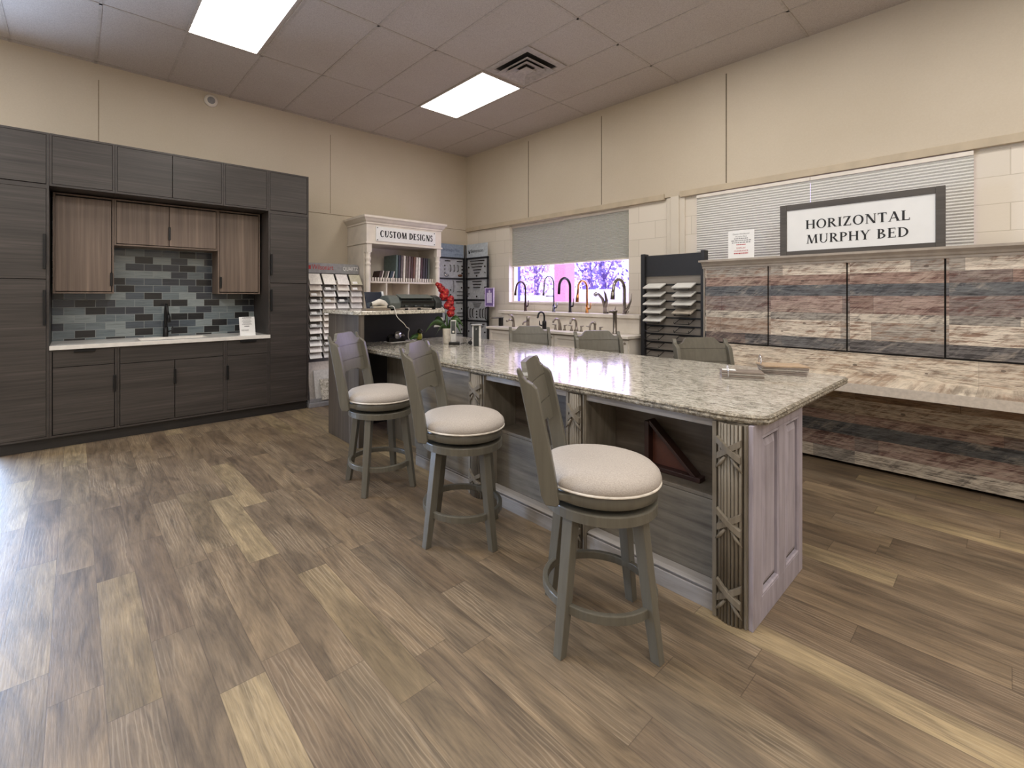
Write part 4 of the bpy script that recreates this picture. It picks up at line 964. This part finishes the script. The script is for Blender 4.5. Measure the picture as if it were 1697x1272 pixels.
# ---------------------------------------------------------------- hardware display in the room corner
t = thing('hardware_display', 'tall black framed hardware display with two lettered headers in the corner', 'display stand', (5.0, 5.95, 0))
LPAN = plain('hardware_board', (176, 178, 180), .5); BLUEH = plain('blue_header', (140, 154, 170), .5); PALEH = plain('pale_header', (190, 198, 204), .5)
PULLD = plain('pull_dark', (54, 50, 48), .35, .7); PULLN = plain('pull_nickel', (128, 126, 124), .3, .9)
def wing(P, n_, w_, lab):
    """P(s, d, z): s along the wing 0..w, d out from it"""
    def bx(g, s0, s1, d0, d1, z0, z1):
        v = [P(s, d, z) for s in (s0, s1) for d in (d0, d1) for z in (z0, z1)]
        vv = [g.bm.verts.new(p) for p in v]
        for q in ((0, 1, 3, 2), (4, 6, 7, 5), (0, 4, 5, 1), (2, 3, 7, 6), (0, 2, 6, 4), (1, 5, 7, 3)): g.bm.faces.new([vv[i] for i in q])
        return g
    g = MB(); zs = [2.0, 1.655, 1.295, .945, .60, .25]
    for z in zs: bx(g, 0, w_, -.02, .012, z - .014, z + .014)
    bx(g, 0, .022, -.02, .012, 0, 2.0); bx(g, w_ - .022, w_, -.02, .012, 0, 2.0)
    g.build('black_frame', MATTEBLACK, t)
    g = MB(); bx(g, .01, w_ - .01, -.012, -.004, .1, 1.99); g.build('board', LPAN, t)
    for i, z in enumerate(zs[:4]):
        zt, zb = z - .03, z - .33
        def horiz(sc, zz, L, m, r=.008, bow=.02):
            g = MB(); g.tube([P(sc - L / 2, -.002, zz), P(sc - L / 2 * .85, bow, zz), P(sc, bow * 1.15, zz), P(sc + L / 2 * .85, bow, zz), P(sc + L / 2, -.002, zz)], r, 6); g.build('pull', m, t)
        def vert(s, zz, L, m, r=.008):
            g = MB(); g.tube([P(s, -.002, zz + L / 2), P(s, .022, zz + L / 2 * .8), P(s, .025, zz), P(s, .022, zz - L / 2 * .8), P(s, -.002, zz - L / 2)], r, 6); g.build('pull', m, t)
        def knob(s, zz, m, r=.014):
            g = MB(); g.ball(P(s, .012, zz), r, u=8, v=6); g.build('knob', m, t)
        c = w_ / 2
        if lab == 'right':
            if i in (0, 1):
                for k in range(5 if i == 0 else 3): horiz(c, zt - .02 - .05 * k, (.36 - .06 * k) * (1 if i == 0 else .62), PULLD)
                knob(c, zb + .03, PULLD)
                for s in (.07, w_ - .07): knob(s, zt - .12, PULLD); knob(s, zt - .22, PULLN); 
                if i == 1:
                    for s in (.04, w_ - .05): vert(s, zt - .19, .16, PULLD)
            elif i == 2:
                for k in range(3): horiz(c, zt - .02 - .03 * k, .20 - .04 * k, PULLN, .006)
                for s in (.05, .115, .18, w_ - .18, w_ - .115, w_ - .05): vert(s, zt - .19, .15 if s not in (.05, w_ - .05) else .2, PULLD)
                for k in range(3): knob(c, zt - .16 - .05 * k, PULLD)
            else:
                horiz(c, zt - .02, .36, PULLD); horiz(c, zt - .06, .30, PULLN); knob(.07, zt - .15, PULLD); knob(w_ - .07, zt - .15, PULLD)
        else:
            if i == 0:
                for s in (w_ - .30, w_ - .22, w_ - .14): vert(s, zt - .14, .11, PULLN)
                horiz(w_ - .10, zt - .02, .10, PULLD); horiz(w_ - .36, zt - .02, .10, PULLD)
                for k in range(3): knob(w_ - .05, zt - .10 - .06 * k, PULLD); knob(w_ - .42, zt - .10 - .06 * k, PULLN)
                for s, m in ((w_ - .085, plain('copper_cup', (128, 84, 60), .3, .8)), (w_ - .38, CHROME)): g = MB(); g.ball(P(s, .004, zb + .04), .05, sy=.5, sz=.45, u=12, v=8); g.build('cup_pull', m, t)
            else:
                vert(w_ - .24, zt - .10, .20, PULLN, .006); horiz(w_ - .10, zt - .02, .14, PULLD); knob(w_ - .06, zt - .12, PULLD)
                for k in range(2): horiz(w_ - .09, zb + .05 + .06 * k, .12, PULLD, .006); knob(w_ - .30, zb + .06 + .08 * k, PULLD)
    return bx
bx = wing(lambda s, d, z: Vector((4.32 + s, 6.09 - d, z)), None, .79, 'left')
g = MB(); bx(g, .01, .78, -.004, .006, 2.015, 2.235); h1 = g.build('blue_header_panel', BLUEH, t)
g = MB(); sans(g, 'Advantage Plus', (4.60, 6.081, 2.115), (1, 0, 0), (0, 0, 1), .066); g.build('lettering', plain('blue_grey_ink', (84, 96, 116), .6), h1)
g = MB(); sans(g, 'by Berenson', (4.90, 6.081, 2.055), (1, 0, 0), (0, 0, 1), .034); g.build('small_lettering', bpy.data.materials['blue_grey_ink'], h1)
bx = wing(lambda s, d, z: Vector((5.15 - d, 6.065 - s, z)), None, .545, 'right')
g = MB(); bx(g, .012, .53, -.004, .006, 2.015, 2.24); h2 = g.build('pale_header_panel', PALEH, t)
g = MB(); sans(g, 'Berenson', (5.142, 5.945, 2.095), (0, -1, 0), (0, 0, 1), .082); g.build('lettering', INK, h2)
g = MB(); g.ball((5.143, 5.985, 2.10), .022, sx=.1); g.ball((5.143, 6.0, 2.128), .010, sx=.1); g.ball((5.143, 5.965, 2.135), .009, sx=.1); g.build('emblem', INK, h2)
g = MB(); g.box(5.115, 5.15, 6.066, 6.09, 0, 2.235); g.build('corner_post', PULLN, t)
t = thing('framed_flyer', 'small framed flyer with painted violet glow, hung at the edge of the hardware display', 'flyer', (5.10, 5.44, 1.2))
y0_, y1_, z0_, z1_ = 5.335, 5.545, 1.19, 1.495; b = .014
MB().box(5.095, 5.11, y0_, y0_ + b, z0_, z1_).box(5.095, 5.11, y1_ - b, y1_, z0_, z1_).box(5.095, 5.11, y0_ + b, y1_ - b, z0_, z0_ + b).box(5.095, 5.11, y0_ + b, y1_ - b, z1_ - b, z1_).build('frame', plain('violet_glow_frame', (222, 206, 240), .3), t)
MB().box(5.102, 5.108, y0_ + b, y1_ - b, z0_ + b, z1_ - b).build('sheet', plain('violet_glow_sheet', (128, 104, 166), .4), t)  # violet window glow painted into frame, sheet and print colours
MB().box(5.1005, 5.1018, y0_ + .05, y1_ - .045, z0_ + .06, z1_ - .08).ball((5.1015, 5.44, z1_ - .06), .022, sx=.03).build('print', plain('violet_glow_print', (226, 214, 246), .5), t)
MB().box(5.11, 5.128, 5.53, 5.54, 1.30, 1.40).build('clip', BLACK, t)

# ---------------------------------------------------------------- things on the raised bar (ledge top z = 1.226)
ZB = 1.2265
PLAST = plain('dark_plastic', (44, 47, 46), .42); PLASTG = plain('slate_plastic', (78, 84, 80), .38)
t = thing('vinyl_cutter', 'long dark desktop printer lying across the granite bar ledge', 'printer', (2.58, 3.90, ZB))
prof = [(3.80, ZB + .03), (3.795, ZB + .07), (3.83, ZB + .115), (3.88, ZB + .132), (3.96, ZB + .128), (4.02, ZB + .06), (4.02, ZB + .025), (3.84, ZB + .02)]
MB().prism(prof, 'x', 2.39, 2.80).build('body', PLAST, t, .006)
for a, b in ((2.27, 2.389), (2.801, 2.885)): MB().prism([(3.785, ZB + .012), (3.78, ZB + .07), (3.825, ZB + .125), (3.88, ZB + .142), (3.97, ZB + .135), (4.03, ZB + .06), (4.03, ZB + .012)], 'x', a, b).build('end_cover', PLASTG if a < 2.5 else PLAST, t, .012)
MB().box(2.40, 2.79, 3.778, 3.794, ZB + .070, ZB + .088).build('media_slot', BLACK, t)
for x in (2.34, 2.50, 2.65, 2.83): MB().lathe([(.018, 0), (.018, .012)], (x, 3.86, ZB), 12).build('foot', BLACK, t)
for x in (2.47, 2.58, 2.69): MB().tube([(x - .035, 3.80, ZB + .036), (x + .035, 3.80, ZB + .036)], .013, 10).build('roller', PLAST, t)
MB().prism([(3.794, ZB + .115), (3.90, ZB + .152), (3.905, ZB + .146), (3.80, ZB + .108)], 'x', 2.40, 2.78).build('cover_lid', PLASTG, t, .002)
t = thing('tablet_screen', 'small dark screen with pale edge leaning behind the printer', 'screen', (2.30, 4.15, ZB))
MB().prism([(4.10, ZB), (4.118, ZB), (4.178, ZB + .175), (4.16, ZB + .175)], 'x', 2.20, 2.385).build('screen', plain('screen_glass', (34, 40, 54), .15), t, .003)
MB().prism([(4.09, ZB), (4.125, ZB), (4.185, ZB + .182), (4.15, ZB + .182)], 'x', 2.386, 2.408).build('edge_trim', plain('silver_trim', (196, 198, 200), .3, .4), t, .003)
o = MB().box(2.01, 2.262, 3.775, 3.86, ZB, ZB + .020).build('wooden_board', plain('grey_board', (120, 108, 94), .5), None, .003); tag(o, 'thin grey brown board lying on the near edge of the bar ledge', 'board')
t = thing('corded_scanner', 'white corded handheld device lying on the bar ledge', 'handheld device', (2.18, 3.82, ZB + .021))
zb = ZB + .021
MB().tube([(2.07, 3.80, zb + .036), (2.12, 3.81, zb + .045), (2.17, 3.82, zb + .058), (2.22, 3.82, zb + .045), (2.245, 3.80, zb + .022)], [.018, .024, .030, .028, .018], 12).build('body', plain('off_white_plastic', (206, 200, 190), .4), t)
MB().tube([(2.045, 3.795, zb + .034), (2.075, 3.80, zb + .038)], [.022, .021], 12).build('nozzle', PLAST, t)
MB().box(2.09, 2.24, 3.785, 3.85, zb, zb + .020).build('cradle', plain('beige_plastic', (176, 166, 150), .5), t, .006)
g = MB()
pts = [(2.262, 3.795, zb + .016), (2.275, 3.728, zb + .012), (2.30, 3.715, 1.17), (2.38, 3.72, 1.10), (2.46, 3.80, 1.06), (2.53, 3.86, 1.035), (2.56, 3.92, .99), (2.60, 3.98, .935), (2.655, 4.03, .90)]
fine = []
Q = [Vector(p) for p in [pts[0]] + pts + [pts[-1]]]
for k in range(1, len(Q) - 2):
    p0, p1, p2, p3 = Q[k - 1:k + 3]
    for m in range(10):
        f = m / 10
        fine.append(.5 * ((2 * p1) + (p2 - p0) * f + (2 * p0 - 5 * p1 + 4 * p2 - p3) * f * f + (3 * p1 - p0 - 3 * p2 + p3) * f ** 3))
fine.append(Q[-1])
g.tube(fine, .0036, 6); o = g.build('coiled_cord', plain('white_cord', (216, 212, 206), .5), None); tag(o, 'white coiled cord hanging over the bar ledge edge down to the counter', 'cord')
o = MB().tube([(2.885, 3.90, ZB + .06), (2.92, 3.86, ZB + .055), (2.945, 3.82, ZB + .0), (2.962, 3.83, 1.12), (2.965, 3.86, 1.07)], .005, 6).build('power_cord', BLACK, None); tag(o, 'black cord hanging from the printer off the end of the bar ledge', 'cord')

# ---------------------------------------------------------------- things on the granite counter (z = .8755)
ZI = .8755
o = MB().box(2.50, 2.86, 4.16, 4.30, ZI, ZI + .004).build('paper_stack', PAPER, None); tag(o, 'white papers lying below the raised bar', 'papers')
t = thing('tape_dispenser', 'black tape dispenser with silver roll on the white papers', 'tape dispenser', (2.60, 4.22, ZI + .0045))
zt = ZI + .0045
MB().prism([(2.50, zt), (2.70, zt), (2.705, zt + .02), (2.66, zt + .035), (2.56, zt + .03), (2.50, zt + .045)], 'y', 4.19, 4.25).build('base', BLACK, t, .004)
M = Matrix.Translation((2.605, 4.185, zt + .068)) @ Matrix.Rotation(PI / 2, 4, 'X')
MB().lathe([(.040, -.03), (.040, .0), (.018, .001), (.016, .006)], M=M).build('tape_roll', CHROME, t)
MB().tube([(2.50, 4.22, zt + .045), (2.52, 4.22, zt + .065), (2.56, 4.22, zt + .07)], .012, 8).build('arm', BLACK, t); MB().tube([(2.645, 4.22, zt + .06), (2.69, 4.22, zt + .065), (2.70, 4.22, zt + .05)], .010, 8).build('cutter', NICKEL, t)
t = thing('bird_figurine', 'small green and yellow bird figurine with dark head by the dark panel', 'figurine', (2.80, 4.18, ZI))
MB().ball((2.845, 4.14, ZI + .05), .036, 1, .8, 1.25).build('body', plain('yellow_green', (150, 150, 52), .4), t)
MB().ball((2.845, 4.13, ZI + .105), .028).build('head', plain('black_green', (32, 36, 30), .35), t)
MB().tube([(2.83, 4.15, ZI + .06), (2.77, 4.15, ZI + .045), (2.72, 4.15, ZI + .018)], [.030, .024, .006], 8).build('wing', plain('leaf_green', (66, 104, 58), .4), t)
MB().lathe([(.03, 0), (.03, .012)], (2.845, 4.14, ZI), 12).build('foot', BLACK, t); MB().tube([(2.845, 4.105, ZI + .108), (2.855, 4.085, ZI + .098)], [.010, .002], 6).build('beak', plain('dark_beak', (60, 40, 20), .4), t)
# orchid
px_, py_ = 2.915, 3.74
t = thing('potted_orchid', 'red orchid in a small white pot beside the raised bar', 'orchid', (px_, py_, ZI))
MB().lathe([(.040, 0), (.042, .01), (.048, .14), (.051, .155), (.047, .156), (.044, .14), (.02, .135)], (px_, py_, ZI), 20).build('pot', plain('cream_pot', (214, 206, 192), .35), t)
LEAF = plain('orchid_leaf', (58, 88, 42), .32, 0, .25, 14); STEM = plain('orchid_stem', (74, 82, 44), .5); RED = plain('orchid_red', (150, 18, 24), .45, 0, .25, 40); THROAT = plain('orchid_throat', (226, 130, 70), .5)
z0 = ZI + .14
rt_ = Vector((.7625, -.647, 0)); fwv = Vector((.647, .7625, 0))
def leaf(dirv, L, h, drop, w_):
    g = MB(); rings = []; d = Vector(dirv).normalized(); sd = Vector((-d.y, d.x, 0))
    for k in range(9):
        f = k / 8; p = Vector((px_, py_, z0)) + d * L * f + Vector((0, 0, h * math.sin(PI * min(1, f * 1.1) * .62) * 1.2 - drop * f * f))
        ww = w_ * math.sin(PI * (.08 + .92 * f) ** .8) + .002
        e_ = (sd * .45 + Vector((0, 0, .75)) - fwv * .3).normalized()
        rings.append([p - e_ * ww, p + Vector((0, 0, -.002)) + fwv * .006, p + e_ * ww, p + fwv * .010])
    g.loft(rings, True, True); g.build('leaf', LEAF, t)
leaf(-rt_ - fwv * .2, .23, .11, .15, .042); leaf(-rt_ + fwv * .5, .18, .13, .10, .038); leaf(-rt_ * .7 - fwv * .6, .15, .06, .12, .036)
leaf(rt_ + fwv * .2, .18, .14, .15, .040); leaf(rt_ * .8 - fwv * .5, .17, .12, .17, .032); leaf(fwv, .12, .14, .02, .030)
P0 = Vector((px_, py_, z0))
sp_ = [P0, P0 + rt_ * .01 + Vector((0, 0, .15)), P0 + rt_ * .025 + Vector((0, 0, .28)), P0 + rt_ * .005 + Vector((0, 0, .37)), P0 - rt_ * .04 + Vector((0, 0, .44)), P0 - rt_ * .10 + Vector((0, 0, .475))]
MB().tube(sp_, .004, 6).build('stem', STEM, t); MB().tube([P0 + rt_ * .012, P0 + rt_ * .03 + Vector((0, 0, .2)), P0 + rt_ * .02 + Vector((0, 0, .4))], .0025, 6).build('support_stake', plain('stake', (60, 66, 40), .6), t)
random.seed(3)
for (a, h, s) in ((.035, .17, .036), (.045, .215, .032), (.010, .25, .040), (.030, .275, .036), (.035, .315, .034), (-.035, .345, .040), (-.020, .385, .036), (-.055, .415, .034), (-.075, .445, .028), (-.10, .465, .020)):
    c = P0 + rt_ * a + Vector((0, 0, h)) - fwv * .02
    g = MB()
    for k in range(5):
        an = 2 * PI * k / 5 + random.random(); pd = rt_ * math.cos(an) + Vector((0, 0, 1)) * math.sin(an)
        q = -fwv.cross(pd)
        rr = []
        for f, w_ in ((.05, .18), (.35, .62), (.75, .72), (1.12, .35)):
            m_ = c + pd * s * f + (-fwv) * s * (.14 - .30 * f * f)
            rr.append([m_ - q * s * w_, m_ + (-fwv) * s * .08, m_ + q * s * w_, m_ + fwv * s * .04])
        g.loft(rr, True, True)
    fl_ = g.build('flower', RED, t); MB().ball(tuple(c - fwv * s * .3), s * .15, u=8, v=6).build('throat', THROAT, fl_)
o = MB().face([(2.905, 3.96, 1.03), (3.0, 3.92, 1.04), (3.01, 3.93, 1.13), (2.94, 3.95, 1.14)]).build('plant_card', PAPER, t)
# cordless phone and its base
hx, hy = 2.886, 3.597
t = thing('cordless_phone', 'silver cordless phone standing upright in its black base', 'phone', (hx, hy, ZI))
Rz = Matrix.Translation((hx, hy, ZI)) @ Matrix.Rotation(math.radians(-40), 4, 'Z')
MB().box(-.050, .060, -.035, .04, 0, .028, M=Rz).build('base', BLACK, t, .006)
R2 = Rz @ Matrix.Translation((-.005, .005, .022)) @ Matrix.Rotation(math.radians(-8), 4, 'X')
h = MB().box(-.028, .028, -.014, .014, 0, .225, M=R2).build('handset', plain('silver_plastic', (178, 176, 172), .35, .3), t, .007)
MB().box(-.020, .020, -.017, -.0142, .085, .21, M=R2).build('keypad', PLAST, h, .002); MB().box(-.014, .014, -.0185, -.0172, .17, .20, M=R2).build('screen', plain('lcd', (74, 80, 78), .2), h)
MB().ball(tuple(R2 @ Vector((0, -.017, .105))), .011, u=10, v=6).build('button', WHITEP, h)
t = thing('white_tower', 'white upright box with black front strip on the granite counter', 'speaker', (2.99, 3.37, ZI))
Rz = Matrix.Translation((2.99, 3.37, ZI)) @ Matrix.Rotation(math.radians(-42), 4, 'Z')
MB().box(-.042, .042, -.03, .05, 0, .200, M=Rz).build('body', plain('white_box', (206, 204, 200), .35), t, .004)
MB().box(-.030, .022, -.034, -.0302, 0, .196, M=Rz).build('front_strip', PLAST, t, .001); MB().box(-.052, .052, -.045, .06, .2005, .212, M=Rz).build('top_cap', plain('cap_grey', (150, 150, 150), .3, .4), t, .003); MB().ball(tuple(Rz @ Vector((-.004, -.035, .165))), .008, u=8, v=6).build('button', GREYPL, t)
pts = [(2.945, 3.56, ZI + .008), (2.975, 3.52, ZI + .02), (2.985, 3.50, ZI + .006), (3.01, 3.49, ZI + .03), (2.99, 3.46, ZI + .05), (3.0, 3.44, ZI + .075), (2.93, 3.44, ZI + .085)]
o = MB().tube(pts, .0035, 6).build('thin_cord', BLACK, None); tag(o, 'thin black cord between the phone base and the white tower', 'cord')
o = MB().ball((3.0, 3.475, ZI + .022), .022, 1, 1.2, .9).build('cord_adapter', BLACK, None); tag(o, 'small black plug adapter on the cord by the white tower', 'adapter')
# ringed sample chips
def chips(cx, cy, rz, L, W_, n, ring_at, label, mats, rr, spread, ringz):
    t = thing('sample_chain', label, 'sample chips', (cx, cy, ZI), 'ringed sample chips on the counter')
    for k in range(n):
        M = Matrix.Translation((cx, cy, ZI + .0115 * k)) @ Matrix.Rotation(math.radians(rz + spread[k]), 4, 'Z')
        MB().box(-L / 2, L / 2, -W_ / 2, W_ / 2, .0003, .0102, M=M).build('chip', mats[k % len(mats)], t, .001, 1)
    M = Matrix.Translation((cx, cy, ZI)) @ Matrix.Rotation(math.radians(rz), 4, 'Z') @ Matrix.Translation(ring_at)
    MB().tube([M @ Vector((0, rr * math.cos(2 * PI * k / 24), ringz + rr * math.sin(2 * PI * k / 24))) for k in range(24)], .0028, 6, True).build('ring', CHROME, t)
    return t
C1, C2, C3 = plain('chip_grey', (150, 142, 132), .5), plain('chip_taupe', (126, 114, 104), .5), plain('chip_oak', (176, 152, 126), .5)
t = chips(3.005, 1.03, -64, .215, .115, 4, (-.075, -.045, 0), 'thin flat stack of grey chips on a ring, with white tag', [C1, C2], .038, [0, 1.5, -1, 0], .042)
M = Matrix.Translation((3.005, 1.03, ZI)) @ Matrix.Rotation(math.radians(-64), 4, 'Z')
MB().box(-.10, -.03, -.03, .02, .0462, .0482, M=M).build('tag', PAPER, t)
chips(3.39, .93, -66, .245, .15, 5, (-.115, .02, 0), 'fanned brown chips on a large ring near the counter end', [C2, C2, C1, C2, C3], .052, [-8, -3, 2, 5, 12], .056)

# ---------------------------------------------------------------- outside, seen through the faucet window; violet cast painted into bank, bark and leaves
GRD = plain('pale_ground', (220, 214, 232), .9, 0, .06, 1.5)
o = MB().box(XB + .21, 40, -14, 34, -.25, -.05).build('ground', GRD, None, kind='structure')
o = MB().box(8.0, 8.32, 6.16, 6.46, -.05, 3.4).build('porch_post', plain('pink_post', (226, 152, 172), .7), None); tag(o, 'pink square porch post outside the faucet window', 'post')
o = MB().box(7.6, 7.7, 7.19, 7.30, -.05, 3.4).build('slim_post', plain('blue_post', (78, 82, 150), .7), None); tag(o, 'narrow dark blue post outside the corner end of the window', 'post')  # slim exterior post beside the window
o = MB().prism([(14.0, -.05), (14.2, 1.48), (14.9, 1.62), (24, 1.7), (24, -.05)], 'y', 1.0, 11.9).build('bank', plain('lavender_cast_bank', (206, 204, 232), .9, 0, .05, .8), None, kind='structure')
o = MB().prism([(15.0, -.05), (15.2, 1.30), (16, 1.40), (24, 1.4), (24, -.05)], 'y', 11.9, 32).build('bank', GRD, None, kind='structure')
BARK = plain('violet_cast_bark', (112, 92, 150), .8)
TL = [plain('violet_cast_leaves', (128, 118, 190), .8, 0, .2, 3), plain('lilac_cast_leaves', (182, 166, 220), .8, 0, .2, 3), plain('pink_cast_leaves', (230, 196, 214), .8, 0, .15, 3)]  # purple cast of the window view painted into the leaf colours
random.seed(21)
spots = [(18.5, 7.2, 0, 'violet-cast tree outside at the pilaster end of the window', 0), (19.5, 9.6, 1, 'lilac-cast tree outside beyond the pale bank', 1), (18.0, 11.8, 0, 'violet-cast tree outside to the right of the pink post', 2), (20.5, 14.2, 2, 'pink-cast tree outside behind the pink post', 3), (18.5, 16.2, 1, 'lilac-cast tree outside behind the chrome spring faucet', 4), (20.0, 18.8, 2, 'pale pink-cast tree outside behind the bronze faucet', 5), (19.0, 21.3, 0, 'violet-cast tree outside at the corner end of the window', 6)]
for x, y, k, lab, sd in spots:
    t = thing('roadside_tree', lab, 'tree', (x, y, 0), 'trees across the road')
    g = MB(); g.tube([(x, y, -.05), (x + .1, y, 2), (x, y + .2, 4.5)], [.16, .12, .05], 8)
    for q in range(5):
        a = random.random() * 6.28; g.tube([(x + .05, y, 1.0 + .5 * q), (x + math.cos(a) * .8, y + math.sin(a) * .7, 1.8 + .6 * q)], [.06, .02], 6)
    g.build('trunk', BARK, t)
    for layer in range(2):
        g = MB()
        for q in range(420):
            u, v, w_ = random.gauss(0, .45), random.gauss(0, .55), random.random()
            c = Vector((x + u, y + max(-1.0, min(1.0, v * 1.2)), .9 + 4.2 * w_)); s = random.uniform(.05, .13)
            n_ = Vector((random.gauss(-1, .5), random.gauss(0, .7), random.gauss(0, .7))).normalized(); a = n_.orthogonal().normalized(); b = n_.cross(a)
            g.face([c + a * s, c + b * s * .7, c - a * s, c - b * s * .7])
        g.build('foliage', TL[(k + layer) % 3], t)

# ---------------------------------------------------------------- light
def area(name, loc, rot, sx, sy, power, col, spread=None):
    L = bpy.data.lights.new(name, 'AREA'); L.shape = 'RECTANGLE'; L.size = sx; L.size_y = sy; L.energy = power; L.color = col
    if spread: L.spread = math.radians(spread)
    o = bpy.data.objects.new(name, L); COL.objects.link(o); o.location = loc; o.rotation_euler = rot; return o
WARM = (1.0, .955, .90)
for x in (-1.45, 1.09, 3.655):
    for y in (1.75, -.7, -2.6):
        area('troffer_light', (x, y, ZC - .02), (0, 0, 0), .58, 1.16, 30 if x > 3 else 38, WARM)
area('troffer_light', (-1.45, 4.28, ZC - .02), (0, 0, 0), .58, 1.16, 37, WARM)
# daylight: through the unseen storefront added for the blue floor sheen, and onto the yard
area('unseen_storefront_daylight', (-1.55, YA + .3, 1.25), (math.radians(-90), 0, 0), 1.85, 2.4, 430, (.54, .72, 1.0))
area('window_daylight', (XB + .35, 4.1, 1.9), (0, math.radians(90), 0), 1.2, 2.2, 30, (.86, .84, 1.0))
S = bpy.data.lights.new('sun', 'SUN'); S.energy = 2.5; S.angle = .05; S.color = (1, .96, .94)
so = bpy.data.objects.new('sun', S); COL.objects.link(so); so.rotation_euler = (math.radians(40), math.radians(-25), 0)
W = bpy.data.worlds.new('sky'); SC.world = W; W.use_nodes = True
nt = W.node_tree; nt.nodes.clear()
bg = nt.nodes.new('ShaderNodeBackground'); bg.inputs[0].default_value = (.86, .82, 1.0, 1); bg.inputs[1].default_value = 3.0
wo = nt.nodes.new('ShaderNodeOutputWorld'); nt.links.new(bg.outputs[0], wo.inputs[0])

# ---------------------------------------------------------------- camera
F_PX, CX, HZ, YAW = 765.16, 773.0, 490.5, math.radians(49.683)
cam = bpy.data.cameras.new('camera'); co = bpy.data.objects.new('camera', cam); COL.objects.link(co)
cam.sensor_fit = 'HORIZONTAL'; cam.sensor_width = 36.0; cam.lens = 36.0 * F_PX / 1697.0
cam.shift_x = (848.5 - CX) / 1697.0; cam.shift_y = -(636.0 - HZ) / 1697.0
cam.clip_start = .05
co.location = (0, 0, 1.36)
co.rotation_euler = (math.radians(90), 0, YAW - math.radians(90))
SC.camera = co
SC.view_settings.view_transform = 'Standard'; SC.view_settings.look = 'None'; SC.view_settings.exposure = 0.0
SC.cycles.use_denoising = True
SC.cycles.max_bounces = 10; SC.cycles.diffuse_bounces = 5; SC.cycles.transparent_max_bounces = 12
SC.cycles.sample_clamp_indirect = 6.0
